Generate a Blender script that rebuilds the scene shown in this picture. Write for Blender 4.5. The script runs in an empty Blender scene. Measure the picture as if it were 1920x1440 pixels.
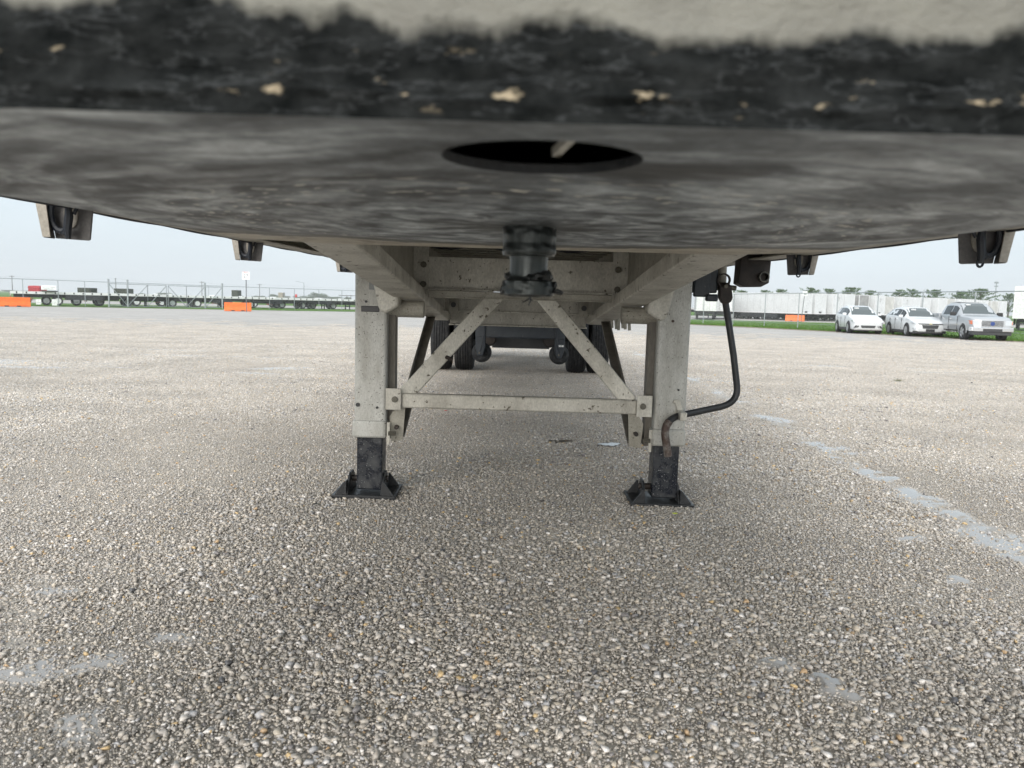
import bpy, bmesh, math, random
import numpy as np
from mathutils import Vector, Matrix, noise as mnoise

random.seed(7); rng = np.random.default_rng(11)
R = math.radians
S = bpy.context.scene
COL = S.collection

# ---------------------------------------------------------------- camera, sky, sun, exposure
CAM = Vector((-0.0165, 0.0, 0.98))
F = 1442.0                                   # focal length in photo pixels (1920 wide)
MC = Matrix.Rotation(R(0.13), 3, 'Z') @ Matrix.Rotation(R(90 - 6.02), 3, 'X') @ Matrix.Rotation(R(1.4), 3, 'Z')
cd = bpy.data.cameras.new('camera'); co = bpy.data.objects.new('camera', cd); COL.objects.link(co)
co.matrix_world = Matrix.Translation(CAM) @ MC.to_4x4()
cd.sensor_width = 36.0; cd.lens = F / 1920 * 36; cd.clip_start = 0.02; cd.clip_end = 6000
cd.dof.use_dof = True; cd.dof.focus_distance = 4.0; cd.dof.aperture_fstop = 8.0
S.camera = co

w = bpy.data.worlds.new("World"); S.world = w; w.use_nodes = True
nt = w.node_tree; N = nt.nodes; L = nt.links
bg = N['Background']
sky = N.new('ShaderNodeTexSky'); sky.sky_type = 'NISHITA'; sky.sun_disc = False
sky.sun_elevation = R(19); sky.sun_rotation = R(195); sky.air_density = 1.0; sky.dust_density = 5.0; sky.ozone_density = 1.0
# an even overcast veil over the clear sky
tc = N.new('ShaderNodeTexCoord'); sx = N.new('ShaderNodeSeparateXYZ'); L.new(tc.outputs['Generated'], sx.inputs[0])
mr = N.new('ShaderNodeMapRange'); mr.inputs['From Min'].default_value = 0.0; mr.inputs['From Max'].default_value = 1.0
mr.inputs['To Min'].default_value = 0.0; mr.inputs['To Max'].default_value = 1.0
L.new(sx.outputs['Z'], mr.inputs['Value'])
cr = N.new('ShaderNodeValToRGB'); cr.color_ramp.elements[0].position = 0.0
cr.color_ramp.elements[0].color = (4.3, 4.75, 5.05, 1); cr.color_ramp.elements[1].position = 1.0
cr.color_ramp.elements[1].color = (8.5, 8.7, 8.8, 1)
e = cr.color_ramp.elements.new(0.22); e.color = (3.7, 4.42, 4.95, 1)
L.new(mr.outputs[0], cr.inputs[0])
nz = N.new('ShaderNodeTexNoise'); nz.inputs['Scale'].default_value = 1.6; nz.inputs['Detail'].default_value = 3
mpp = N.new('ShaderNodeMapping'); mpp.inputs['Scale'].default_value = (1, 1, 3.5)
L.new(tc.outputs['Generated'], mpp.inputs[0]); L.new(mpp.outputs[0], nz.inputs['Vector'])
nr = N.new('ShaderNodeMapRange'); nr.inputs['From Min'].default_value = .3; nr.inputs['From Max'].default_value = .7
nr.inputs['To Min'].default_value = .90; nr.inputs['To Max'].default_value = 1.05
L.new(nz.outputs['Fac'], nr.inputs['Value'])
vm = N.new('ShaderNodeVectorMath'); vm.operation = 'SCALE'; L.new(cr.outputs[0], vm.inputs[0]); L.new(nr.outputs[0], vm.inputs['Scale'])
mx = N.new('ShaderNodeMix'); mx.data_type = 'RGBA'; mx.inputs['Factor'].default_value = 0.88
L.new(sky.outputs[0], mx.inputs['A']); L.new(vm.outputs[0], mx.inputs['B'])
L.new(mx.outputs['Result'], bg.inputs['Color']); bg.inputs['Strength'].default_value = 0.1

sd = bpy.data.lights.new('sun', 'SUN'); so = bpy.data.objects.new('sun', sd); COL.objects.link(so)
sd.energy = 1.5; sd.angle = R(55); sd.color = (1, .975, .94)
_az = R(195); _el = R(19)
sdir = Vector((math.sin(_az) * math.cos(_el), math.cos(_az) * math.cos(_el), math.sin(_el)))
so.rotation_euler = sdir.to_track_quat('Z', 'Y').to_euler()

S.view_settings.view_transform = 'Standard'; S.view_settings.look = 'None'
S.view_settings.exposure = 1.08; S.view_settings.gamma = 1.0; S.view_settings.use_curve_mapping = False
S.render.engine = 'CYCLES'

# ---------------------------------------------------------------- helpers
def ray(px, py):
    return MC @ Vector(((px - 960) / F, -(py - 720) / F, -1.0))
def W(px, py, D):
    r = ray(px, py); return CAM + r * (D / r.y)
# the near trailer stands slightly nose-down: its own frame
TM = Matrix.Translation((0, 0.0128, 0)) @ Matrix.Rotation(R(0.755), 4, 'X') @ Matrix.Rotation(R(0.24), 4, 'Y')
TI = TM.inverted(); _c = TI @ CAM; _i3 = TI.to_3x3()
def TL(px, py, D):
    r = _i3 @ ray(px, py); return _c + r * ((D - _c.y) / r.y)

def ss(a, b, t):
    t = min(1, max(0, (t - a) / (b - a))); return t * t * (3 - 2 * t)
def gz(x, y):
    return -0.34 * ss(6, 40, y) - 0.28 * ss(40, 100, y)

class MB:
    def __init__(s): s.v = []; s.f = []
    def add(s, v, f):
        o = len(s.v); s.v += [tuple(p) for p in v]; s.f += [tuple(i + o for i in q) for q in f]; return s
    def box(s, x0, x1, y0, y1, z0, z1):
        return s.add([(x0,y0,z0),(x1,y0,z0),(x1,y1,z0),(x0,y1,z0),(x0,y0,z1),(x1,y0,z1),(x1,y1,z1),(x0,y1,z1)],
              [(0,3,2,1),(4,5,6,7),(0,1,5,4),(1,2,6,5),(2,3,7,6),(3,0,4,7)])
    def beam(s, a, b, w, h, up=(0, 0, 1)):
        a = Vector(a); b = Vector(b); d = (b - a).normalized(); up = Vector(up)
        x = d.cross(up).normalized(); u = x.cross(d).normalized()
        V = []
        for p in (a, b):
            for sx_, sz_ in ((-1,-1),(1,-1),(1,1),(-1,1)): V.append(p + x * (sx_ * w / 2) + u * (sz_ * h / 2))
        return s.add(V, [(0,1,2,3),(7,6,5,4),(0,4,5,1),(1,5,6,2),(2,6,7,3),(3,7,4,0)])
    def prism(s, poly, y0, y1, axis='y'):
        n = len(poly); V = []
        for y in (y0, y1):
            for a, b in poly:
                V.append({'y': (a, y, b), 'x': (y, a, b), 'z': (a, b, y)}[axis])
        F_ = [tuple(range(n)), tuple(range(2 * n - 1, n - 1, -1))]
        for i in range(n):
            j = (i + 1) % n; F_.append((j, i, i + n, j + n))
        return s.add(V, F_)
    def tube(s, pts, r, n=10, caps=True):
        pts = [Vector(p) for p in pts]; V = []; m = len(pts)
        rs = r if isinstance(r, (list, tuple)) else [r] * m
        t0 = (pts[1] - pts[0]).normalized()
        x = t0.orthogonal().normalized()
        for i, p in enumerate(pts):
            t = ((pts[min(i + 1, m - 1)] - p).normalized() + (p - pts[max(i - 1, 0)]).normalized()).normalized()
            x = (x - t * x.dot(t)).normalized(); y = t.cross(x)
            for k in range(n):
                a = 2 * math.pi * k / n; V.append(p + (x * math.cos(a) + y * math.sin(a)) * rs[i])
        F_ = []
        for i in range(m - 1):
            for k in range(n):
                k2 = (k + 1) % n; F_.append((i*n+k, i*n+k2, (i+1)*n+k2, (i+1)*n+k))
        if caps: F_.append(tuple(range(n - 1, -1, -1))); F_.append(tuple((m-1)*n + k for k in range(n)))
        return s.add(V, F_)
    def cyl(s, a, b, r, n=16): return s.tube([a, b], r, n)
    def lathe(s, prof, c, axis='z', n=24, jit=0):
        V = []; c = Vector(c)
        for r, h in prof:
            for k in range(n):
                a = 2 * math.pi * k / n; p, q = r * math.cos(a), r * math.sin(a)
                V.append(c + Vector({'z': (p, q, h), 'y': (p, h, q), 'x': (h, p, q)}[axis]))
        F_ = []
        for i in range(len(prof) - 1):
            for k in range(n):
                k2 = (k + 1) % n; F_.append((i*n+k, i*n+k2, (i+1)*n+k2, (i+1)*n+k))
        return s.add(V, F_)
    def mesh(s, name, m=None):
        me = bpy.data.meshes.new(name); me.from_pydata(s.v, [], s.f)
        b = bmesh.new(); b.from_mesh(me); bmesh.ops.recalc_face_normals(b, faces=b.faces); b.to_mesh(me); b.free()
        if m: me.materials.append(m)
        return me

def link(name, me, parent=None):
    o = bpy.data.objects.new(name, me); COL.objects.link(o)
    if parent: o.parent = parent
    return o
def part(name, mb, m, parent, bevel=0, smooth=False, label=None, kind=None, seg=2):
    me = mb.mesh(name, m) if isinstance(mb, MB) else mb
    o = link(name, me, parent)
    if smooth:
        me.polygons.foreach_set('use_smooth', [True] * len(me.polygons)); me.set_sharp_from_angle(angle=R(38))
    if bevel:
        b = o.modifiers.new('bevel', 'BEVEL'); b.width = bevel; b.segments = seg; b.limit_method = 'ANGLE'; b.angle_limit = R(40)
    if label: o['label'] = label
    if kind: o['kind'] = kind
    return o
def thing(name, label, cat, loc=(0, 0, 0), rotz=0, group=None):
    o = link(name, None); o.location = loc; o.rotation_euler = (0, 0, rotz)
    o['label'] = label; o['category'] = cat
    if group: o['group'] = group
    return o
def tag(o, label, cat, group=None):
    o['label'] = label; o['category'] = cat
    if group: o['group'] = group
    return o
def structure(o): o['kind'] = 'structure'; return o
def copy_tree(o, parent=None):
    c = o.copy(); COL.objects.link(c); c.parent = parent
    for ch in [k for k in o.children]: copy_tree(ch, c)
    return c

# ---------------------------------------------------------------- materials
def rgb(c): return (c[0], c[1], c[2], 1)
def newmat(name):
    m = bpy.data.materials.new(name); m.use_nodes = True
    return m, m.node_tree.nodes, m.node_tree.links, m.node_tree.nodes['Principled BSDF']
def flat(name, c, rough=.5, metal=0, **k):
    m, n, l, b = newmat(name)
    b.inputs['Base Color'].default_value = rgb(c); b.inputs['Roughness'].default_value = rough; b.inputs['Metallic'].default_value = metal
    for a, v in k.items(): b.inputs[a.replace('_', ' ')].default_value = v
    return m
def dirty(name, c1, c2, scale=6, rough=.5, metal=0, spots=None, spot_scale=40, spot_lo=.70, bump=.15, stretch=(1, 1, 1), lo=.35, hi=.7, rough2=None, fine=120, coat=0):
    """two tones blended by noise, small dark spots, fine grain bump"""
    m, n, l, b = newmat(name)
    t = n.new('ShaderNodeTexCoord'); mp = n.new('ShaderNodeMapping'); mp.inputs['Scale'].default_value = stretch
    oi = n.new('ShaderNodeObjectInfo'); va = n.new('ShaderNodeVectorMath'); va.operation = 'MULTIPLY_ADD'
    va.inputs[1].default_value = (1, 1, 1)
    l.new(t.outputs['Object'], va.inputs[0]); l.new(oi.outputs['Random'], va.inputs[2]); l.new(va.outputs[0], mp.inputs[0])
    a = n.new('ShaderNodeTexNoise'); a.inputs['Scale'].default_value = scale; a.inputs['Detail'].default_value = 8; a.inputs['Roughness'].default_value = .65
    l.new(mp.outputs[0], a.inputs['Vector'])
    r = n.new('ShaderNodeMapRange'); r.inputs['From Min'].default_value = lo; r.inputs['From Max'].default_value = hi
    l.new(a.outputs['Fac'], r.inputs['Value'])
    mx = n.new('ShaderNodeMix'); mx.data_type = 'RGBA'; mx.inputs['A'].default_value = rgb(c1); mx.inputs['B'].default_value = rgb(c2)
    l.new(r.outputs[0], mx.inputs['Factor']); out = mx.outputs['Result']
    f = n.new('ShaderNodeTexNoise'); f.inputs['Scale'].default_value = fine; f.inputs['Detail'].default_value = 4
    l.new(mp.outputs[0], f.inputs['Vector'])
    if spots:
        s = n.new('ShaderNodeTexNoise'); s.inputs['Scale'].default_value = spot_scale; s.inputs['Detail'].default_value = 3
        l.new(va.outputs[0], s.inputs['Vector'])
        q = n.new('ShaderNodeMapRange'); q.inputs['From Min'].default_value = spot_lo; q.inputs['From Max'].default_value = spot_lo + .05
        l.new(s.outputs['Fac'], q.inputs['Value'])
        m2 = n.new('ShaderNodeMix'); m2.data_type = 'RGBA'; l.new(q.outputs[0], m2.inputs['Factor']); l.new(out, m2.inputs['A'])
        m2.inputs['B'].default_value = rgb(spots); out = m2.outputs['Result']
    # grain in the tone as well
    g = n.new('ShaderNodeMapRange'); g.inputs['From Min'].default_value = .3; g.inputs['From Max'].default_value = .7
    g.inputs['To Min'].default_value = .82; g.inputs['To Max'].default_value = 1.12; l.new(f.outputs['Fac'], g.inputs['Value'])
    sc = n.new('ShaderNodeVectorMath'); sc.operation = 'SCALE'; l.new(out, sc.inputs[0]); l.new(g.outputs[0], sc.inputs['Scale'])
    l.new(sc.outputs[0], b.inputs['Base Color'])
    if rough2 is not None:
        rr = n.new('ShaderNodeMapRange'); rr.inputs['To Min'].default_value = rough; rr.inputs['To Max'].default_value = rough2
        rr.inputs['From Min'].default_value = lo; rr.inputs['From Max'].default_value = hi
        l.new(a.outputs['Fac'], rr.inputs['Value']); l.new(rr.outputs[0], b.inputs['Roughness'])
    else: b.inputs['Roughness'].default_value = rough
    b.inputs['Metallic'].default_value = metal
    if coat: b.inputs['Coat Weight'].default_value = coat
    bp = n.new('ShaderNodeBump'); bp.inputs['Strength'].default_value = bump; bp.inputs['Distance'].default_value = .002
    l.new(f.outputs['Fac'], bp.inputs['Height']); l.new(bp.outputs[0], b.inputs['Normal'])
    return m

M = {}
M['alu'] = dirty('dusty_aluminium', (.58,.56,.50), (.33,.31,.265), 6, .5, .2, spots=(.10,.085,.06), spot_scale=38, spot_lo=.645, bump=.35, fine=140, lo=.42, hi=.72, stretch=(1,1,.55))
M['alu_leg'] = dirty('speckled_leg_paint', (.52,.52,.49), (.32,.31,.275), 9, .5, .1, stretch=(1,1,.3), lo=.4, hi=.72, spots=(.09,.08,.07), spot_scale=110, spot_lo=.645, bump=.3, fine=260)
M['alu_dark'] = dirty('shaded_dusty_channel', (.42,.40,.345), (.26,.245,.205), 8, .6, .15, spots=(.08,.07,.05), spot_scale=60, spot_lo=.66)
M['black_steel'] = dirty('black_painted_steel', (.012,.014,.017), (.035,.036,.038), 9, .32, 0, bump=.3, rough2=.6)
M['splashed'] = dirty('black_steel_splashed_with_lime', (.010,.013,.020), (.055,.058,.06), 14, .25, 0, spots=(.38,.38,.38), spot_scale=150, spot_lo=.665, bump=.4, rough2=.6, lo=.45, hi=.7)
M['blue_steel'] = dirty('blue_black_steel', (.012,.020,.032), (.04,.05,.06), 5, .4, 0, spots=(.15,.15,.14), spot_scale=40, spot_lo=.70)
M['pocket'] = dirty('shaded_pocket_steel', (.15,.145,.145), (.09,.088,.09), 12, .6)  # dark tone carries the shadow on the pocket fronts
M['lip'] = dirty('dusty_pocket_lip', (.36,.33,.28), (.25,.23,.20), 14, .6)
M['channel'] = dirty('shadow_toned_brown_channel', (.19,.175,.15), (.10,.09,.075), 9, .6, stretch=(1,1,.3))  # brown channels and braces, darkened to hold the shadow around them
M['rust'] = dirty('rusty_steel', (.075,.048,.038), (.19,.175,.16), 30, .6, .2, lo=.45, hi=.62, bump=.6)
M['dark_rust'] = dirty('dark_rusty_casting', (.018,.014,.012), (.045,.032,.026), 18, .55, .1, bump=.6)
M['rubber'] = dirty('dusty_tyre_rubber', (.014,.015,.017), (.06,.06,.06), 22, .8, 0, bump=.5, lo=.45, hi=.75)
M['grease'] = dirty('black_grease', (.008,.010,.010), (.02,.022,.021), 50, .25, 0, bump=1.0, rough2=.5, fine=300)
M['pin'] = dirty('worn_kingpin_steel', (.030,.035,.034), (.11,.12,.12), 30, .3, .6, bump=.3, lo=.45, hi=.8, stretch=(1,1,.2))
M['rope'] = dirty('dark_rubber_strap', (.008,.012,.022), (.02,.024,.03), 30, .5)
M['bolt'] = dirty('dull_bolt_head', (.17,.16,.13), (.09,.085,.07), 40, .5, .5, bump=.5)
M['plate_tag'] = dirty('data_plate', (.16,.17,.17), (.28,.29,.29), 300, .5, .3, stretch=(1,1,6))
M['reflector'] = flat('black_marker', (.012,.013,.016), .35)

def coupler_material(kx, ky):
    m, n, l, b = newmat('greasy_coupler_plate')
    t = n.new('ShaderNodeTexCoord'); sp = n.new('ShaderNodeSeparateXYZ'); l.new(t.outputs['Object'], sp.inputs[0])
    def mth(op, a, b_=None, c_=None):
        q = n.new('ShaderNodeMath'); q.operation = op
        for i, v in enumerate((a, b_, c_)):
            if v is None: continue
            if isinstance(v, (int, float)): q.inputs[i].default_value = v
            else: l.new(v, q.inputs[i])
        return q.outputs[0]
    def nse(vec, sc, det=6, ro=.6, dist=0):
        q = n.new('ShaderNodeTexNoise'); q.inputs['Scale'].default_value = sc; q.inputs['Detail'].default_value = det
        q.inputs['Roughness'].default_value = ro; q.inputs['Distortion'].default_value = dist; l.new(vec, q.inputs['Vector']); return q.outputs['Fac']
    def mrg(v, a, b_, c_=0, d=1):
        q = n.new('ShaderNodeMapRange'); l.new(v, q.inputs['Value'])
        for k, x in zip(('From Min', 'From Max', 'To Min', 'To Max'), (a, b_, c_, d)): q.inputs[k].default_value = x
        return q.outputs[0]
    def mix(f, a, b_):
        q = n.new('ShaderNodeMix'); q.data_type = 'RGBA'
        l.new(f, q.inputs['Factor'])
        for k, v in (('A', a), ('B', b_)):
            if isinstance(v, tuple): q.inputs[k].default_value = rgb(v)
            else: l.new(v, q.inputs[k])
        return q.outputs['Result']
    warp = nse(t.outputs['Object'], 4, 3)
    dx = mth('SUBTRACT', sp.outputs[0], kx); dy = mth('SUBTRACT', sp.outputs[1], ky)
    r = mth('SQRT', mth('ADD', mth('MULTIPLY', dx, dx), mth('MULTIPLY', dy, dy)))
    r = mth('ADD', r, mth('MULTIPLY', mth('SUBTRACT', warp, .5), .10))
    # angle measured from behind the pin so that the seam falls at the rear
    an = mth('ARCTAN2', dx, mth('MULTIPLY', dy, -1))
    cb = n.new('ShaderNodeCombineXYZ'); l.new(mth('MULTIPLY', r, 9), cb.inputs[0]); l.new(mth('MULTIPLY', an, 1.7), cb.inputs[1])
    st = nse(cb.outputs[0], 2.3, 8, .58, .5)
    iso = nse(t.outputs['Object'], 11, 9, .74, .6)
    big = nse(t.outputs['Object'], 4.2, 4, .55, .8)
    v = mth('ADD', mth('MULTIPLY', mrg(st, .40, .60), .46), mth('ADD', mth('MULTIPLY', mrg(iso, .40, .62), .20), mth('MULTIPLY', mrg(big, .36, .62), .40)))
    fg = nse(t.outputs['Object'], 70, 6, .75); v = mth('ADD', v, mth('MULTIPLY', mth('SUBTRACT', mrg(fg, .35, .65), .5), .26))
    cr = n.new('ShaderNodeValToRGB'); l.new(v, cr.inputs[0]); el = cr.color_ramp.elements
    el[0].position = .12; el[0].color = (.035,.039,.043,1); el[1].position = 1.0; el[1].color = (.52,.56,.58,1)
    e_ = el.new(.45); e_.color = (.115,.128,.138,1); e_ = el.new(.75); e_.color = (.26,.285,.30,1)
    # bright scratches
    sc = nse(cb.outputs[0], 9, 2, .4, .2); rm = mrg(r, .30, .36); rm2 = mrg(r, .50, .42)
    sm = mth('MULTIPLY', mth('MULTIPLY', mrg(sc, .61, .66), rm), mth('MULTIPLY', rm2, .75))
    c = mix(sm, cr.outputs[0], (.62,.60,.53))
    # dark halo of grease beside the pin and beside the hole
    h = nse(t.outputs['Object'], 9, 5, .6)
    dk = mth('ADD', mth('SQRT', mth('ADD', mth('MULTIPLY', dx, dx), mth('MULTIPLY', dy, dy))), mth('MULTIPLY', mth('SUBTRACT', h, .5), .14))
    c = mix(mth('MULTIPLY', mrg(dk, .16, .06), .8), c, (.02,.022,.02))
    hx = mth('SUBTRACT', sp.outputs[0], .085); hy = mth('SUBTRACT', sp.outputs[1], .565)
    hr = mth('ADD', mth('SQRT', mth('ADD', mth('MULTIPLY', hx, hx), mth('MULTIPLY', mth('MULTIPLY', hy, hy), 5))), mth('MULTIPLY', mth('SUBTRACT', h, .5), .12))
    c = mix(mth('MULTIPLY', mrg(hr, .085, .055), .8), c, (.02,.021,.02))
    # bare, dusty metal behind the reach of the fifth wheel
    rim = mth('ADD', mth('ADD', mth('MULTIPLY', mth('ABSOLUTE', dx), .35), dy), mth('MULTIPLY', mth('SUBTRACT', nse(t.outputs['Object'], 7, 6, .65), .5), .22))
    bare = mrg(rim, .455, .462)
    c = mix(mrg(rim, .36, .40), c, mix(mrg(iso, .3, .7), (.03,.032,.03), (.12,.115,.10)))
    c = mix(bare, c, mix(mrg(iso, .45, .62), (.42,.38,.30), (.22,.18,.13)))
    l.new(c, b.inputs['Base Color']); l.new(mrg(st, .3, .7, .62, .40), b.inputs['Roughness'])
    bp = n.new('ShaderNodeBump'); bp.inputs['Strength'].default_value = .35; bp.inputs['Distance'].default_value = .003
    l.new(mth('ADD', st, mth('MULTIPLY', iso, .5)), bp.inputs['Height']); l.new(bp.outputs[0], b.inputs['Normal'])
    return m

def nose_material():
    """dusty painted nose above a band of grease with a ragged upper edge"""
    m, n, l, b = newmat('greasy_nose_rail')
    t = n.new('ShaderNodeTexCoord'); sp = n.new('ShaderNodeSeparateXYZ'); l.new(t.outputs['Object'], sp.inputs[0])
    def nse(sc, det, ro, st=(1,1,1), off=(0,0,0)):
        mp = n.new('ShaderNodeMapping'); mp.inputs['Scale'].default_value = st; mp.inputs['Location'].default_value = off
        l.new(t.outputs['Object'], mp.inputs[0])
        q = n.new('ShaderNodeTexNoise'); q.inputs['Scale'].default_value = sc; q.inputs['Detail'].default_value = det; q.inputs['Roughness'].default_value = ro
        l.new(mp.outputs[0], q.inputs['Vector']); return q.outputs['Fac']
    def mth(op, a, b_):
        q = n.new('ShaderNodeMath'); q.operation = op
        for i, v in enumerate((a, b_)):
            if isinstance(v, (int, float)): q.inputs[i].default_value = v
            else: l.new(v, q.inputs[i])
        return q.outputs[0]
    def mrg(v, a, b_, c_=0, d=1):
        q = n.new('ShaderNodeMapRange'); l.new(v, q.inputs['Value'])
        for k, x in zip(('From Min', 'From Max', 'To Min', 'To Max'), (a, b_, c_, d)): q.inputs[k].default_value = x
        return q.outputs[0]
    def mix(f, a, b_):
        q = n.new('ShaderNodeMix'); q.data_type = 'RGBA'; l.new(f, q.inputs['Factor'])
        for k, v in (('A', a), ('B', b_)):
            if isinstance(v, tuple): q.inputs[k].default_value = rgb(v)
            else: l.new(v, q.inputs[k])
        return q.outputs['Result']
    n1 = nse(12, 5, .55, (1, 1, .6), (3.3, 0, 0))
    edge = mth('ADD', sp.outputs[2], mth('MULTIPLY', mth('SUBTRACT', n1, .5), .075))
    edge = mth('ADD', edge, mth('MULTIPLY', mth('MINIMUM', mth('ADD', sp.outputs[0], .09), .0), .085))
    f = mrg(edge, NZ0 + .001, NZ0 + .009)
    n2 = nse(35, 6, .7, (1, 1, 1.5)); g = mix(mrg(n2, .35, .7), (.004,.005,.005), (.024,.026,.026))
    rg = nse(16, 4, .6, (1, 1, 4.5), (2, 5, 1)); g = mix(mth('MULTIPLY', mrg(mth('ABSOLUTE', mth('SUBTRACT', rg, .5), 0), .016, .004), .35), g, (.08,.085,.088))  # pale bluish streaks painted in as gloss along the grease ridges
    paint = mix(mrg(nse(14, 5, .6), .3, .7), (.21,.205,.175), (.155,.15,.13))
    c = mix(f, g, paint)
    chip = nse(46, 4, .6, (.8, 1, 1.8), (9, 1, 2)); band = mth('MULTIPLY', mrg(chip, .645, .70), mrg(sp.outputs[2], NZ1 + .022, NZ1 + .012))
    c = mix(mth('MULTIPLY', band, mrg(sp.outputs[2], NZ1 - .012, NZ1 - .004)), c, (.36,.30,.21))
    l.new(c, b.inputs['Base Color']); l.new(mrg(f, 0, 1, .7, .6), b.inputs['Roughness'])
    l.new(mrg(f, 0, 1, .04, .4), b.inputs['Specular IOR Level'])
    bp = n.new('ShaderNodeBump'); bp.inputs['Strength'].default_value = 1.0; bp.inputs['Distance'].default_value = .006
    l.new(n2, bp.inputs['Height']); l.new(bp.outputs[0], b.inputs['Normal'])
    return m
# ---------------------------------------------------------------- ground
NZ0, NZ1 = 1.108, 1.082
def axis_vals():
    ys = [-60, -30, -15, -8, -4, -2, -1, 0]
    y = .3
    while y < 12: ys.append(y); y += .022 + .004 * y
    while y < 130: ys.append(y); y *= 1.025
    ys += [160, 200, 260, 350, 500, 800, 1300, 2200, 4500]
    xs = []; x = 0.015
    while x < 6: xs.append(x); x += .022 + .006 * x
    while x < 150: xs.append(x); x *= 1.05
    xs += [200, 300, 500, 900, 1800, 4000]
    return np.array([-v for v in xs[::-1]] + xs), np.array(ys)
def fbm(X, Y, s, o=3, seed=0):
    r_ = np.random.default_rng(seed); out = np.zeros_like(X)
    for k in range(o):
        for j in range(4):
            a = r_.uniform(0, 6.283); f = s * 2 ** k * r_.uniform(.7, 1.4)
            out += np.sin(f * (X * np.cos(a) + Y * np.sin(a)) + r_.uniform(0, 6.28) + 1.3 * np.sin(f * .6 * (X * np.sin(a) - Y * np.cos(a)) + r_.uniform(0, 6.28))) / (2 ** k) / 2.6
    return out
def rut_dist(X, Y):
    a = W(1285, 700, 1); ra = ray(1285, 703); rb = ray(1940, 1052)
    pa = CAM + ra * (-.98 / ra.z); pb = CAM + rb * (-.98 / rb.z)
    d = (pb - pa).normalized(); return (X - pa.x) * d.y - (Y - pa.y) * d.x + .03 * np.sin(Y * 2.1) , pa, pb
def base_z(X, Y):
    g = np.vectorize(gz)(X, Y) if X.size < 10 else (lambda t: -0.34 * (np.clip((t-6)/34,0,1)**2*(3-2*np.clip((t-6)/34,0,1))) - .28 * (np.clip((t-40)/60,0,1)**2*(3-2*np.clip((t-40)/60,0,1))))(Y)
    return g
X_, Y_ = axis_vals(); GX, GY = np.meshgrid(X_, Y_)
near = np.clip((30 - GY) / 20, 0, 1) * np.clip((25 - np.abs(GX)) / 10, 0, 1)
fine_mask = fbm(GX, GY, 2.2, 3, 5) + .5 * fbm(GX, GY, 9, 2, 8)
rd, pa, pb = rut_dist(GX, GY)
rut = np.exp(-(rd / .11) ** 2)
GZ = base_z(GX, GY) + near * (-.0048 + .0030 * np.clip(fine_mask, -1, 1.5) + .0022 * fbm(GX, GY, 38, 2, 31) * np.clip((7 - GY) / 3, 0, 1) + .0075 * rut)
WETS = [(1300,708,.5,1.6,.6),(1345,730,.3,1.0,.6),(1390,752,.25,.9,.6),(1450,785,.22,.7,.6),(1558,838,.26,.42,.6),(1580,846,.2,.3,.6),(1640,890,.18,.3,.6),(1700,924,.24,.2,.6),(1728,938,.2,.2,.6),(1780,965,.14,.2,.6),(1860,1012,.26,.3,.6),(1895,1032,.26,.2,.6),
  (1760,700,1.2,.9,0),(1640,688,2.0,.5,0),(1520,684,2.6,.5,0),(1400,684,2.0,.45,0),(1700,706,2.4,.25,0),(1870,728,1.2,.2,0),(1300,668,3.0,.8,0),(1740,664,4,.9,0),(1860,668,4,.9,0),
  (50,680,2.6,.9,0),(110,676,2,.5,0),(200,690,1.8,.4,0),(520,693,1.6,.5,0),(590,690,1.2,.35,0),(480,700,.8,.25,0),(20,688,2,.5,0),(300,655,3.5,.6,0),(420,668,3,.6,0),(160,664,4,.6,0),
  (100,1110,.12,.09,0),(110,1250,.36,.16,.3),(325,1195,.20,.1,0),(60,1260,.16,.12,0),(150,1360,.20,.16,.3),(700,1045,.2,.08,.2),(1500,1262,.08,.22,.55),(1552,1288,.11,.18,.7),(1400,1245,.12,.05,.2),(1722,1302,.08,.06,.4),(1785,1085,.12,.10,.4),(1150,836,.26,.14,0),(1045,829,.26,.12,0),(1340,882,.18,.10,0),(1700,1010,.2,.08,.3)]
wet = np.zeros_like(GX)
for px, py, w_, d_, ang in WETS:
    r = ray(px, py); t = 5
    for _ in range(8): p = CAM + r * t; t = (gz(p.x, p.y) - CAM.z) / r.z
    p = CAM + r * t; u = (GX - p.x) * math.cos(-ang) - (GY - p.y) * math.sin(-ang); v_ = (GX - p.x) * math.sin(-ang) + (GY - p.y) * math.cos(-ang)
    ang_ = ang; wet += np.exp(-((u / (w_ * .55)) ** 2 + (v_ / (d_ * .55)) ** 2) ** 1.3)
wet = np.clip(wet, 0, 1.2) + .48 * np.exp(-(rd / .10) ** 2) * (GY > 1.5) * (GX > 0)
nzw = fbm(GX, GY, 30, 4, 77) * np.clip((9 - GY) / 4, 0, 1) + fbm(GX * .35, GY, 5, 3, 78) * np.clip((GY - 6) / 4, 0, 1)
wet = np.clip((wet * (1 + .95 * nzw) - .28) / .75, 0, 1)
GZ = np.where(wet > .02, GZ * (1 - wet) + (base_z(GX, GY) + .0048 - .0022 * (GX < -.4) * (GY < 3) + .003 * (GX > .3) * (GY < 2.3)) * wet, GZ)
nx, ny = len(X_), len(Y_)
me = bpy.data.meshes.new('gravel_lot')
vs = np.stack([GX.ravel(), GY.ravel(), GZ.ravel()], 1)
ii, jj = np.meshgrid(np.arange(nx - 1), np.arange(ny - 1)); q = (jj * nx + ii).ravel()
fs = np.stack([q, q + 1, q + nx + 1, q + nx], 1)
me.vertices.add(len(vs)); me.vertices.foreach_set('co', vs.ravel())
me.loops.add(fs.size); me.loops.foreach_set('vertex_index', fs.ravel())
me.polygons.add(len(fs)); me.polygons.foreach_set('loop_start', np.arange(0, fs.size, 4)); me.polygons.foreach_set('use_smooth', [True] * len(fs))
me.update(calc_edges=True)
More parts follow.
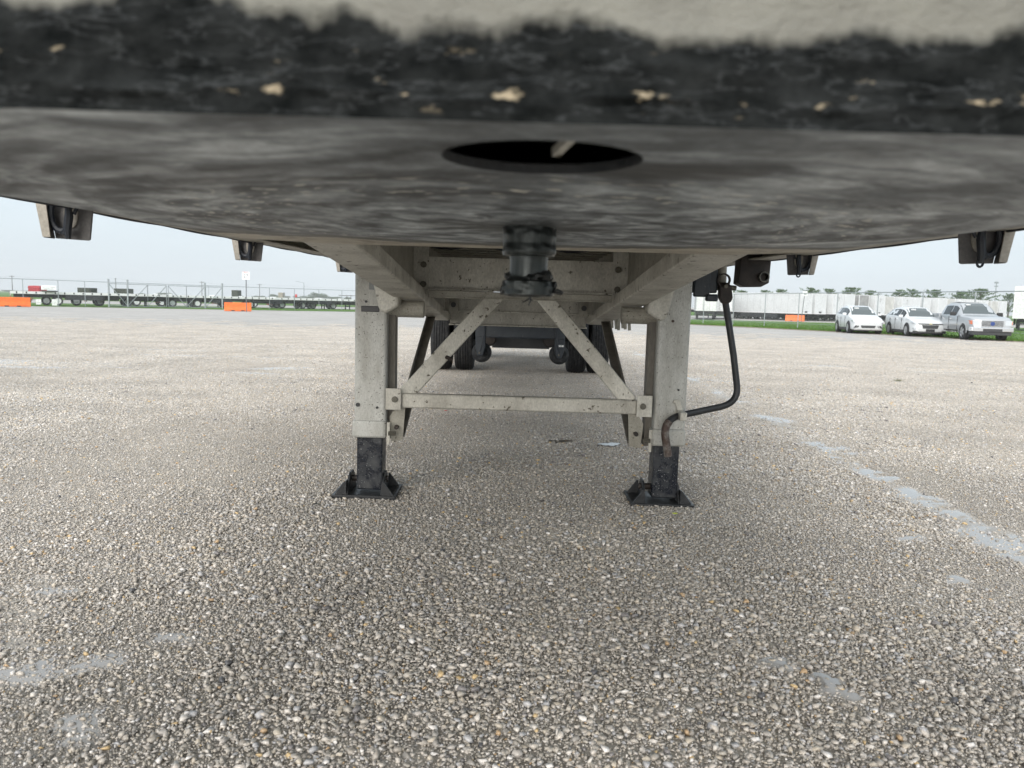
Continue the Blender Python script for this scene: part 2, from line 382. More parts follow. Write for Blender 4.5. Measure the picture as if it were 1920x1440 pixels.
at_ = me.attributes.new('wet', 'FLOAT', 'POINT'); at_.data.foreach_set('value', wet.astype(np.float32).ravel())
ground = structure(link('gravel_lot', me)); ground['label'] = 'wide lot of wet crushed limestone gravel'

def ground_material():
    m, n, l, b = newmat('wet_gravel_fines')
    t = n.new('ShaderNodeTexCoord'); O = t.outputs['Object']
    def nse(sc, det=5, ro=.6, st=None, typ='n'):
        v = O
        if st:
            mp = n.new('ShaderNodeMapping'); mp.inputs['Scale'].default_value = st; l.new(O, mp.inputs[0]); v = mp.outputs[0]
        q = n.new('ShaderNodeTexNoise' if typ == 'n' else 'ShaderNodeTexVoronoi'); q.inputs['Scale'].default_value = sc
        if typ == 'n': q.inputs['Detail'].default_value = det; q.inputs['Roughness'].default_value = ro
        l.new(v, q.inputs['Vector']); return q
    def mrg(v, a, b_, c_=0, d=1):
        q = n.new('ShaderNodeMapRange'); l.new(v, q.inputs['Value'])
        for k, x in zip(('From Min', 'From Max', 'To Min', 'To Max'), (a, b_, c_, d)): q.inputs[k].default_value = x
        return q.outputs[0]
    def mix(f, a, b_):
        q = n.new('ShaderNodeMix'); q.data_type = 'RGBA'; l.new(f, q.inputs['Factor'])
        for k, v in (('A', a), ('B', b_)):
            if isinstance(v, tuple): q.inputs[k].default_value = rgb(v)
            else: l.new(v, q.inputs[k])
        return q.outputs['Result']
    sp = n.new('ShaderNodeSeparateXYZ'); l.new(O, sp.inputs[0])
    far = mrg(sp.outputs[1], 22, 34)
    grit = nse(190, 6, .8); vor = nse(62, typ='v'); vor2 = nse(150, typ='v')
    nearc = mix(mrg(grit.outputs['Fac'], .35, .68), (.20,.183,.157), (.60,.56,.50))
    nearc = mix(mrg(nse(5, 4, .6).outputs['Fac'], .42, .62), nearc, mix(mrg(grit.outputs['Fac'], .3, .7), (.19,.175,.155), (.46,.43,.39)))
    sep = n.new('ShaderNodeSeparateXYZ'); l.new(vor.outputs['Color'], sep.inputs[0])
    ramp = n.new('ShaderNodeValToRGB'); l.new(sep.outputs[0], ramp.inputs[0]); el = ramp.color_ramp.elements
    el[0].color = (.24,.22,.18,1); el[1].color = (.62,.59,.56,1); e_ = el.new(.5); e_.color = (.43,.405,.38,1)
    bands = nse(.9, 6, .65, (.35, 1.6, 1)); patch = nse(.12, 5, .6)
    farc = mix(mrg(bands.outputs['Fac'], .40, .62), ramp.outputs[0], (.31,.293,.274))
    farc = mix(mrg(patch.outputs['Fac'], .45, .65, 0, .5), farc, (.41,.39,.37))
    wa = n.new('ShaderNodeAttribute'); wa.attribute_name = 'wet'
    l.new(mix(wa.outputs['Fac'], mix(far, nearc, farc), (.36,.345,.33)), b.inputs['Base Color'])  # wet patches get a paler base colour in place of reflected sky
    wet = nse(1.3, 5, .6, (.5, 1.2, 1))
    rw = n.new('ShaderNodeMix'); l.new(mrg(wa.outputs['Fac'], .2, .8), rw.inputs[0]); l.new(mrg(wet.outputs['Fac'], .55, .66, .68, .38), rw.inputs[2]); rw.inputs[3].default_value = .07; l.new(rw.outputs[0], b.inputs['Roughness'])
    ad = n.new('ShaderNodeMath'); ad.operation = 'MULTIPLY_ADD'; l.new(vor.outputs['Distance'], ad.inputs[0]); l.new(far, ad.inputs[1]); l.new(grit.outputs['Fac'], ad.inputs[2])
    bp = n.new('ShaderNodeBump'); l.new(mrg(wa.outputs['Fac'], .3, .8, .7, .03), bp.inputs['Strength']); bp.inputs['Distance'].default_value = .003; l.new(ad.outputs[0], bp.inputs['Height']); l.new(bp.outputs[0], b.inputs['Normal'])
    return m
me.materials.append(ground_material())

# ---- crushed stone: hulls gathered into patches, the patches scattered by geometry nodes
def hull(k):
    b = bmesh.new(); r_ = random.Random(k); fl = r_.uniform(.48, .80)
    for _ in range(10):
        v = Vector((r_.gauss(0, 1), r_.gauss(0, 1), r_.gauss(0, 1))).normalized() * r_.uniform(.82, 1.05)
        b.verts.new((v.x, v.y * r_.uniform(.75, .95), v.z * fl))
    g = bmesh.ops.convex_hull(b, input=b.verts)
    bmesh.ops.delete(b, geom=[x for x in b.verts if not x.link_faces], context='VERTS')
    bmesh.ops.triangulate(b, faces=b.faces); b.verts.index_update()
    V = np.array([v.co[:] for v in b.verts]); T = np.array([[v.index for v in f.verts] for f in b.faces]); b.free(); return V, T
HULLS = [hull(k) for k in range(36)]
def octa():
    return np.array([(1,0,0),(-1,0,0),(0,.8,0),(0,-.8,0),(0,0,.7),(0,0,-.7)], float), np.array([(0,2,4),(2,1,4),(1,3,4),(3,0,4),(2,0,5),(1,2,5),(3,1,5),(0,3,5)])
OCT = octa()
TS = .5
def stone_patch(name, seed, coarse):
    r_ = np.random.default_rng(seed); VV, TT, TN = [], [], []; off = 0
    def layer(n, r0, r1, z0, z1, small=False, keep=1.0):
        nonlocal off
        st = TS / n
        for i in range(n):
            for j in range(n):
                if r_.random() > keep: continue
                V, T = OCT if small else HULLS[r_.integers(len(HULLS))]
                rad = r_.uniform(0, 1) ** 1.6 * (r1 - r0) + r0
                a, b_, c = r_.uniform(0, 6.283), r_.normal(0, .35), r_.normal(0, .35)
                ca, sa = math.cos(a), math.sin(a); cb, sb = math.cos(b_), math.sin(b_)
                Rm = np.array([[ca, -sa, 0], [sa, ca, 0], [0, 0, 1]]) @ np.array([[1, 0, 0], [0, cb, -sb], [0, sb, cb]])
                P = (V * np.array([1, r_.uniform(.75, 1), r_.uniform(.8, 1.1)])) @ Rm.T * rad
                P = P + np.array([(i + .5 + r_.uniform(-.55, .55)) * st - TS / 2, (j + .5 + r_.uniform(-.55, .55)) * st - TS / 2, r_.uniform(z0, z1) * rad])
                VV.append(P); TT.append(T + off); off += len(P); TN.append(np.full(len(T), r_.random()))
    if coarse == 2:
        layer(23, .0070, .0170, -.1, .45); layer(38, .0045, .0095, -.1, .5); layer(56, .0022, .0048, -.2, .7, True)
    elif coarse == 1:
        layer(26, .0052, .0135, -.1, .45, keep=.92); layer(42, .0038, .0080, -.1, .5); layer(60, .0018, .004, -.2, .7, True)
    else:
        layer(24, .005, .0115, -.1, .4, keep=.8); layer(46, .003, .0065, -.1, .5); layer(60, .0015, .0035, 0, .8, True)
    V = np.concatenate(VV); T = np.concatenate(TT); tn = np.concatenate(TN)
    me = bpy.data.meshes.new(name)
    me.vertices.add(len(V)); me.vertices.foreach_set('co', V.astype(np.float32).ravel())
    me.loops.add(T.size); me.loops.foreach_set('vertex_index', T.astype(np.int32).ravel())
    me.polygons.add(len(T)); me.polygons.foreach_set('loop_start', np.arange(0, T.size, 3, dtype=np.int32)); me.update(calc_edges=True)
    at = me.attributes.new('tone', 'FLOAT', 'FACE'); at.data.foreach_set('value', tn.astype(np.float32))
    return me
def stone_material():
    m, n, l, b = newmat('crushed_limestone')
    a = n.new('ShaderNodeAttribute'); a.attribute_name = 'tone'
    cr = n.new('ShaderNodeValToRGB'); cr.color_ramp.interpolation = 'CONSTANT'; el = cr.color_ramp.elements
    pal = [(0,(.44,.41,.345)),(.14,(.37,.345,.285)),(.28,(.51,.475,.405)),(.42,(.34,.315,.265)),(.54,(.425,.40,.35)),(.64,(.58,.55,.48)),(.73,(.28,.265,.23)),(.79,(.47,.425,.335)),
           (.87,(.40,.40,.385)),(.92,(.68,.66,.60)),(.955,(.19,.18,.17)),(.975,(.42,.30,.17)),(.986,(.52,.39,.20)),(.993,(.34,.19,.12)),(.996,(.09,.09,.09))]
    el[0].color = rgb(pal[0][1]); el[1].position = pal[1][0]; el[1].color = rgb(pal[1][1])
    for p, c in pal[2:]: e_ = el.new(p); e_.color = rgb(c)
    l.new(a.outputs['Fac'], cr.inputs[0])
    t = n.new('ShaderNodeTexCoord'); nz_ = n.new('ShaderNodeTexNoise'); nz_.inputs['Scale'].default_value = 160; nz_.inputs['Detail'].default_value = 4
    l.new(t.outputs['Object'], nz_.inputs['Vector'])
    # broad patches of cleaner and muddier stone, by the place of the stone in the lot
    ge = n.new('ShaderNodeNewGeometry'); n2 = n.new('ShaderNodeTexNoise'); n2.inputs['Scale'].default_value = .9; n2.inputs['Detail'].default_value = 4; l.new(ge.outputs['Position'], n2.inputs['Vector'])
    g = n.new('ShaderNodeMapRange'); g.inputs['From Min'].default_value = .3; g.inputs['From Max'].default_value = .7; g.inputs['To Min'].default_value = .80; g.inputs['To Max'].default_value = 1.15; l.new(nz_.outputs['Fac'], g.inputs['Value'])
    g2 = n.new('ShaderNodeMapRange'); g2.inputs['From Min'].default_value = .35; g2.inputs['From Max'].default_value = .65; g2.inputs['To Min'].default_value = .86; g2.inputs['To Max'].default_value = 1.08; l.new(n2.outputs['Fac'], g2.inputs['Value'])
    mu = n.new('ShaderNodeMath'); mu.operation = 'MULTIPLY'; l.new(g.outputs[0], mu.inputs[0]); l.new(g2.outputs[0], mu.inputs[1])
    ti = n.new('ShaderNodeMix'); ti.data_type = 'RGBA'; ti.blend_type = 'MULTIPLY'; ti.inputs['Factor'].default_value = 1; ti.inputs['B'].default_value = (1.25, 1.22, 1.27, 1); l.new(cr.outputs[0], ti.inputs['A'])
    sc = n.new('ShaderNodeVectorMath'); sc.operation = 'SCALE'; l.new(ti.outputs['Result'], sc.inputs[0]); l.new(mu.outputs[0], sc.inputs['Scale'])
    l.new(sc.outputs[0], b.inputs['Base Color']); b.inputs['Roughness'].default_value = .34; b.inputs['Specular IOR Level'].default_value = .6
    bp = n.new('ShaderNodeBump'); bp.inputs['Strength'].default_value = .5; bp.inputs['Distance'].default_value = .002; l.new(nz_.outputs['Fac'], bp.inputs['Height']); l.new(bp.outputs[0], b.inputs['Normal'])
    return m
STONE = stone_material()
patch_col = bpy.data.collections.new('stone_patches')
for k in range(9):
    pm = stone_patch('stone_patch', 100 + k, [2, 2, 2, 1, 1, 1, 0, 0, 0][k]); pm.materials.append(STONE)
    po = bpy.data.objects.new('stone_patch_%02d' % k, pm); patch_col.objects.link(po)
pts, idx, rot = [], [], []
y = .2
while y < 42:
    hw = .74 * y + 1.6; x = -hw - (-hw % TS)
    x = math.floor(-hw / TS) * TS
    while x < hw:
        f = float(fbm(np.array([x]), np.array([y]), 1.1, 2, 21)[0]) + random.uniform(-.35, .35)
        f += .5 * ss(2.6, 1.6, y) if False else (.55 if y < 2.4 and x > -.3 else 0)
        d_ = abs(float(rut_dist(np.array([x]), np.array([y]))[0][0]))
        if d_ < .22: f -= .9
        elif d_ < .6: f += .8
        c = 0 if f > .25 else (1 if f > -.62 else 2)
        if y > 28 and random.random() < (y - 28) / 14: x += TS * .98; continue
        idx.append(c * 3 + random.randrange(3)); rot.append(random.randrange(4) * math.pi / 2)
        pts.append((x, y, gz(x, y))); x += TS * .98
    y += TS * .98
pm = bpy.data.meshes.new('gravel'); pm.from_pydata(pts, [], [])
at = pm.attributes.new('which', 'INT', 'POINT'); at.data.foreach_set('value', idx)
at = pm.attributes.new('turn', 'FLOAT', 'POINT'); at.data.foreach_set('value', rot)
gravel = link('gravel', pm); gravel['kind'] = 'stuff'; gravel['label'] = 'loose crushed limestone stones covering the lot'; gravel['category'] = 'gravel'
ng = bpy.data.node_groups.new('scatter_stones', 'GeometryNodeTree')
ng.interface.new_socket('Geometry', in_out='INPUT', socket_type='NodeSocketGeometry'); ng.interface.new_socket('Geometry', in_out='OUTPUT', socket_type='NodeSocketGeometry')
gi = ng.nodes.new('NodeGroupInput'); go = ng.nodes.new('NodeGroupOutput'); ip = ng.nodes.new('GeometryNodeInstanceOnPoints')
ci = ng.nodes.new('GeometryNodeCollectionInfo'); ci.inputs[0].default_value = patch_col; ci.inputs['Separate Children'].default_value = True; ci.inputs['Reset Children'].default_value = True
na = ng.nodes.new('GeometryNodeInputNamedAttribute'); na.data_type = 'INT'; na.inputs[0].default_value = 'which'
nb = ng.nodes.new('GeometryNodeInputNamedAttribute'); nb.data_type = 'FLOAT'; nb.inputs[0].default_value = 'turn'
cx = ng.nodes.new('ShaderNodeCombineXYZ'); ng.links.new(nb.outputs[0], cx.inputs[2])
ng.links.new(gi.outputs[0], ip.inputs['Points']); ng.links.new(ci.outputs[0], ip.inputs['Instance']); ip.inputs['Pick Instance'].default_value = True
ng.links.new(na.outputs[0], ip.inputs['Instance Index']); ng.links.new(cx.outputs[0], ip.inputs['Rotation']); ng.links.new(ip.outputs[0], go.inputs[0])
gm = gravel.modifiers.new('stones', 'NODES'); gm.node_group = ng

# ---- rain water standing between the stones
m_water = flat('muddy_rain_water', (.22,.20,.17), .10, 0, Specular_IOR_Level=.8)
m_mud = flat('brown_mud', (.075,.06,.04), .35)
def puddle(px, py, wd, dp, ang=0, dz=.0075, mat=None, seed=0, group='rain puddles', name='puddle'):
    r = ray(px, py); t = 5
    for _ in range(8): p = CAM + r * t; t = (gz(p.x, p.y) - CAM.z) / r.z
    p = CAM + r * t; r_ = random.Random(seed); n = 56
    a1, a2, a3 = [r_.uniform(0, 6.28) for _ in range(3)]
    V = [(0, 0, 0)]; ca, sa = math.cos(ang), math.sin(ang)
    for k in range(n):
        a = 6.283 * k / n
        s_ = 1 + .22 * math.sin(2 * a + a1) + .16 * math.sin(3 * a + a2) + .11 * math.sin(7 * a + a3) + r_.uniform(-.07, .07)
        x, y = wd / 2 * math.cos(a) * s_, dp / 2 * math.sin(a) * s_
        V.append((x * ca - y * sa, x * sa + y * ca, 0))
    mb = MB().add(V, [(0, 1 + k, 1 + (k + 1) % n) for k in range(n)])
    o = link(name, mb.mesh(name, mat or m_water)); o.location = (p.x, p.y, gz(p.x, p.y) + dz); structure(o); return o
puddle(1143, 836, .13, .13, 0, .0125, seed=1); puddle(1050, 829, .18, .08, 0, .009, mat=m_mud, seed=2, name='mud')

# small litter
def on_ground(px, py):
    r = ray(px, py); t = 5
    for _ in range(8): p = CAM + r * t; t = (gz(p.x, p.y) - CAM.z) / r.z
    return CAM + r * t
lit = [(836,772,.030,(.55,.04,.05),'crumpled red scrap lying on gravel behind the cross tube','scrap'),(1683,716,.05,(.10,.12,.03),'larger green weed tuft growing on the lot at right','weed'),(1820,719,.06,(.03,.035,.04),'dark flat scrap on gravel far right among weed tufts','scrap'),
       (1540,955,.05,(.02,.02,.02),'thin black sliver of debris lying beside the wet rut','debris'),(592,949,.03,(.02,.02,.02),'small black pebble left of the left landing foot','pebble'),(1014,944,.035,(.02,.02,.02),'small black chip on gravel between the landing feet','pebble'),
       (1385,786,.035,(.02,.02,.02),'small black clod right of the crank handle bend','clod'),(1320,873,.04,(.03,.03,.03),'dark clod on gravel right of the right landing leg','clod'),(1265,967,.03,(.45,.50,.05),'tiny yellow green leaf in front of the right foot','leaf')]
for k, (px, py, s_, c, lb, ct) in enumerate(lit):
    V, T = HULLS[k]; p = on_ground(px, py); st_ = (1, .8, .35)
    if ct == 'debris': st_ = (1.6, .2, .15)
    if ct == 'weed':
        mb = MB(); r_ = random.Random(3)
        for _ in range(40):
            a = r_.uniform(0, 6.28); l_ = r_.uniform(.03, .10); bx_, by_ = r_.uniform(-.05, .05), r_.uniform(-.03, .03)
            mb.add([(bx_, by_, 0), (bx_ + .004, by_, 0), (bx_ + math.cos(a) * l_, by_ + math.sin(a) * l_, r_.uniform(.02, .05))], [(0, 1, 2)])
    else: mb = MB().add([tuple(v * np.array(st_) * s_ * .6) for v in V], [tuple(t_) for t_ in T])
    o = link(ct, mb.mesh(ct, flat(ct + '_colour', c, .6))); o.location = (p.x, p.y, p.z + .012); tag(o, lb, ct)
# ---------------------------------------------------------------- the near flatbed trailer
tr = thing('flatbed_trailer', 'tan aluminium flatbed trailer seen from under its nose, standing on its landing gear', 'trailer')
tr.matrix_world = TM
PZ = 1.069
KX, KY = -.004, 1.08
# coupler plate with the round hole
def coupler():
    b = bmesh.new()
    out = [(-.60,.412),(.60,.415),(.60,.55),(.545,.75),(.535,.95),(.53,1.25),(.52,1.45),(.40,1.60),(-.40,1.60),(-.55,1.50),(-.56,1.35),(-.57,1.0),(-.585,.82)]
    H = [(-.006 + .067 * math.cos(a), .527 + .064 * math.sin(a)) for a in [2 * math.pi * k / 40 for k in range(40)]]
    for loop in (out, H):
        vs_ = [b.verts.new((x, y, PZ)) for x, y in loop]
        for i in range(len(vs_)): b.edges.new((vs_[i], vs_[(i + 1) % len(vs_)]))
    bmesh.ops.triangle_fill(b, use_beauty=True, edges=b.edges)
    for f in b.faces:
        if f.normal.z > 0: f.normal_flip()
    r = bmesh.ops.extrude_face_region(b, geom=b.faces[:])
    for v in [g for g in r['geom'] if isinstance(g, bmesh.types.BMVert)]: v.co.z += .007
    bmesh.ops.recalc_face_normals(b, faces=b.faces)
    for f in b.faces:
        q_ = f.calc_center_median()
        if abs(f.normal.z) < .3 and math.hypot(q_.x + .006, q_.y - .527) < .08: f.material_index = 1
    me = bpy.data.meshes.new('coupler_plate'); b.to_mesh(me); b.free(); me.materials.append(coupler_material(KX, KY)); me.materials.append(M['black_steel']); return me
part('coupler_plate', coupler(), None, tr)
# nose rail: lumpy greasy front face
def nose():
    nu, nv = 420, 60; V = []; Fc = []
    for j in range(nv + 1):
        for i in range(nu + 1):
            x = -.62 + 1.24 * i / nu; z = PZ - .002 + .20 * j / nv
            band = max(0, 1 - abs(z - NZ1 - .010) / .032)
            d = (mnoise.fractal(Vector((x * 14, z * 50, 1.7)), 1, 2, 5) * .0035 + mnoise.fractal(Vector((x * 45, z * 150, 4.7)), 1, 2, 4) * .0020) * (band + .12)
            d += .004 * math.exp(-((z - (PZ + .010 + .003 * mnoise.noise(Vector((x * 11, 0, 0))))) / .0016) ** 2) * (.6 + .8 * mnoise.noise(Vector((x * 16, 3, 0))))
            V.append((x, .409 - d, z))
    for j in range(nv):
        for i in range(nu): a = j * (nu + 1) + i; Fc.append((a, a + 1, a + nu + 2, a + nu + 1))
    return MB().add(V, Fc)
part('nose_rail', nose(), nose_material(), tr, smooth=True)
part('nose_box', MB().box(-.62, .62, .416, .43, PZ + .012, PZ + .2).box(-1.28, -.62, .41, .46, 1.22, 1.4).box(.62, 1.28, .41, .46, 1.22, 1.4), M['alu'], tr)
# inside of the coupler box, seen through the hole
cav = MB().box(-.55, .55, .44, 1.45, PZ + .15, PZ + .16).box(-.5, -.49, .44, 1.45, PZ + .012, PZ + .15).box(.49, .5, .44, 1.45, PZ + .012, PZ + .15).box(-.49, .49, 1.44, 1.45, PZ + .012, PZ + .15)
part('coupler_box', cav, M['black_steel'], tr)
part('weld_strip', MB().beam((.005, .57, PZ + .012), (.03, .51, PZ + .03), .006, .006), M['alu'], tr)

# kingpin
def pin():
    prof = [(.0365, PZ - .0), (.0372, PZ - .010), (.0362, PZ - .022), (.0370, PZ - .034), (.0350, PZ - .038), (.0268, PZ - .039), (.0262, PZ - .05), (.0262, PZ - .066), (.029, PZ - .070), (.036, PZ - .073), (.0370, PZ - .080), (.036, PZ - .091), (.030, PZ - .0935), (.001, PZ - .094)]
    P = []
    for i in range(len(prof) - 1):
        for k in range(4): t = k / 4; P.append((prof[i][0] * (1 - t) + prof[i + 1][0] * t, prof[i][1] * (1 - t) + prof[i + 1][1] * t))
    P.append(prof[-1]); m_ = MB().lathe(P, (KX, KY, 0), n=72)
    m_.v = [tuple(Vector(v) + (Vector(v) - Vector((KX, KY, v[2]))).normalized() * (mnoise.fractal(Vector((v[0] * 90, v[1] * 90, v[2] * 110)), 1, 2, 4) * (.0016 if v[2] < PZ - .066 or v[2] > PZ - .04 else .0003))) for v in m_.v]
    return m_
part('kingpin', pin(), M['pin'], tr, smooth=True)
def blob(c, s, k, n=3):
    b = bmesh.new(); bmesh.ops.create_icosphere(b, subdivisions=n, radius=1)
    for v in b.verts:
        q = v.co.copy(); f = 1 + .45 * mnoise.fractal(q * 2.2 + Vector((k, k * 2, 0)), 1, 2, 4)
        v.co = Vector(c) + Vector((q.x * s[0], q.y * s[1], q.z * s[2])) * f
    me = bpy.data.meshes.new('g'); b.to_mesh(me); V = [v.co[:] for v in me.vertices]; Fc = [tuple(p.vertices) for p in me.polygons]; b.free(); bpy.data.meshes.remove(me)
    return V, Fc
gr = MB()
rr = random.Random(4)
for k in range(22):
    a = rr.uniform(0, 6.283); q_ = rr.uniform(.0025, .0065); V, Fc = blob((KX + .0275 * math.cos(a), KY + .0275 * math.sin(a), PZ - .069 + rr.uniform(-.001, .005)), (q_ * 1.6, q_, rr.uniform(.003, .008)), k, 2); gr.add(V, Fc)
for k, (x, z, sx_, sz_) in enumerate([(.040, -.086, .007, .004), (.045, -.0875, .004, .003), (-.035, -.085, .004, .007), (.036, -.078, .004, .006), (0, -.092, .03, .003)]):
    V, Fc = blob((KX + x, KY - .008 if abs(x) > .001 else KY - .02, PZ + z), (sx_, .006, sz_), k + 30, 2); gr.add(V, Fc)
part('grease', gr, M['grease'], tr, smooth=True)
st = MB(); st.tube([(KX + .002, KY - .03, PZ - .092), (KX + .003, KY - .03, PZ - .100), (KX + .001, KY - .03, PZ - .106)], [.0022, .0015, .0006], 6)
st.tube([(KX + .002, KY - .03, PZ - .096), (KX - .004, KY - .03, PZ - .100), (KX - .008, KY - .03, PZ - .102)], [.0015, .001, .0005], 6)
st.tube([(KX + .002, KY - .03, PZ - .096), (KX + .007, KY - .03, PZ - .100)], [.0015, .0005], 6)
part('grease_strand', st, M['grease'], tr)

# main beams (flange slopes down from the coupler to full depth) ; side -1 left, +1 right
def lerp(a, b, t): return a + (b - a) * t
BF = [(1.45, 1.130), (1.75, 1.118), (5.75, .760), (15.2, .730)]     # (distance, underside height)
for s in (-1, 1):
    xo = {1.45: .50, 1.75: .505, 5.75: .585, 15.2: .585}
    fl = MB(); V = []
    for (d, z) in BF:
        c_ = s * xo[d]; h = .062
        V += [(c_ - .068, d, z), (c_ + .068, d, z), (c_ + .068, d, z + h), (c_ - .068, d, z + h)]
    Fc = [(0, 1, 2, 3), (15, 14, 13, 12)]
    for i in range(3):
        for k in range(4): k2 = (k + 1) % 4; Fc.append((i*4+k, i*4+4+k, i*4+4+k2, i*4+k2))
    fl.add(V, Fc)
    bm_ = part('main_beam', fl, M['alu'], tr, bevel=.006)
    wb = MB(); V = []
    for (d, z) in BF:
        for x in (-.007, .007): V += [(s * xo[d] + x, d, z + .06), (s * xo[d] + x, d, 1.27)]
    Fc = [(0, 1, 3, 2), (12, 14, 15, 13)]
    for i in range(3):
        a = i * 4; Fc += [(a, a+4, a+5, a+1), (a+2, a+3, a+7, a+6), (a, a+2, a+6, a+4), (a+1, a+5, a+7, a+3)]
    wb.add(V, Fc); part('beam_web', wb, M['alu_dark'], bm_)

# deck, side rails, crossmembers
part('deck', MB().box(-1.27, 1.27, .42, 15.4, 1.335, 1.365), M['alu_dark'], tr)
part('tail_bumper', MB().box(-1.2, 1.2, 15.25, 15.35, .35, .45).box(-.6, -.5, 15.25, 15.33, .45, 1.2).box(.5, .6, 15.25, 15.33, .45, 1.2), M['black_steel'], tr)
for s in (-1, 1):
    rl = MB()
    rl.box(s*1.275 - .02, s*1.275 + .02, .45, 15.4, 1.205, 1.37)
    rl.box(s*1.315 - .006, s*1.315 + .006, .45, 15.4, 1.192, 1.30)
    rl.box(s*1.24 - .055, s*1.24 + .055, .45, 15.4, 1.184, 1.192)
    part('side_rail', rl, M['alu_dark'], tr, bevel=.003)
    # loose webbing sagging along the rail
    p = []
    for k in range(40):
        d = 1.5 + k * .1; p.append((s * 1.30, d, 1.188 - .004 * abs(math.sin(k * .55 + s)) - .004 * mnoise.noise(Vector((k, 0, 0)))))
    part('sagging_strap', MB().tube(p, .006, 6), M['rope'], tr)
cmm = None
k = 0; d = 1.75
cmb = MB().box(-1.25, 1.25, -.03, .03, 1.235, 1.243).box(-1.25, 1.25, -.003, .003, 1.243, 1.335).box(-1.25, 1.25, -.03, .03, 1.327, 1.334)
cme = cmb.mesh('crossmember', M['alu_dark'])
while d < 15.2:
    o = link('crossmember', cme, tr); o.location = (0, d, 0); d += .305
part('deck_hose', MB().tube([(-.5 + k * .05, 4.35 + .02 * math.sin(k), 1.225 - .01 * math.sin(k * .9)) for k in range(21)], .008, 6), M['rope'], tr)

# landing gear cross panel with wing plates and bolts
pn = MB().box(-.47, .47, 3.955, 3.965, .985, 1.150).box(-.47, .47, 3.90, 3.955, .982, .990)
cross = part('cross_panel', pn, M['alu'], tr, bevel=.002)
part('panel_flange', MB().box(-.46, .46, 3.885, 3.950, .948, .980).box(-.46, .46, 3.875, 3.885, .944, .951), M['alu_dark'], cross, bevel=.002)
for s in (-1, 1):
    wg = MB().box(min(s*.465, s*.66), max(s*.465, s*.66), 3.925, 3.937, .96, 1.235)
    wgo = part('wing_plate', wg, M['alu'], cross)
    for bx_, bz_ in ((-.575, 1.11), (-.49, 1.108), (-.49, 1.01), (-.44, .965)):
        part('bolt', MB().cyl((-s * bx_, 3.925, bz_), (-s * bx_, 3.905, bz_), .016, 8), M['bolt'], wgo, bevel=.002)
part('bolt', MB().cyl((-.01, 3.955, 1.06), (-.01, 3.94, 1.06), .012, 8), M['bolt'], cross)
# deeper crossmembers between the beams further back
part('deep_crossmember', MB().box(-.5, .5, 5.20, 5.208, .845, .965).box(-.5, .5, 5.15, 5.20, .845, .853), M['alu'], tr, bevel=.002)
part('deep_crossmember', MB().box(-.52, .52, 5.90, 5.908, .725, .90).box(-.52, .52, 5.80, 5.90, .725, .735), M['alu'], tr, bevel=.002)
for s in (-1, 1):
    part('web_stiffener', MB().box(s*.43-.03, s*.43+.03, 5.10, 5.12, .83, 1.0), M['alu_dark'], tr)
    part('bolt', MB().cyl((s*.43, 5.1, .89), (s*.43, 5.08, .89), .018, 10), M['black_steel'], tr)

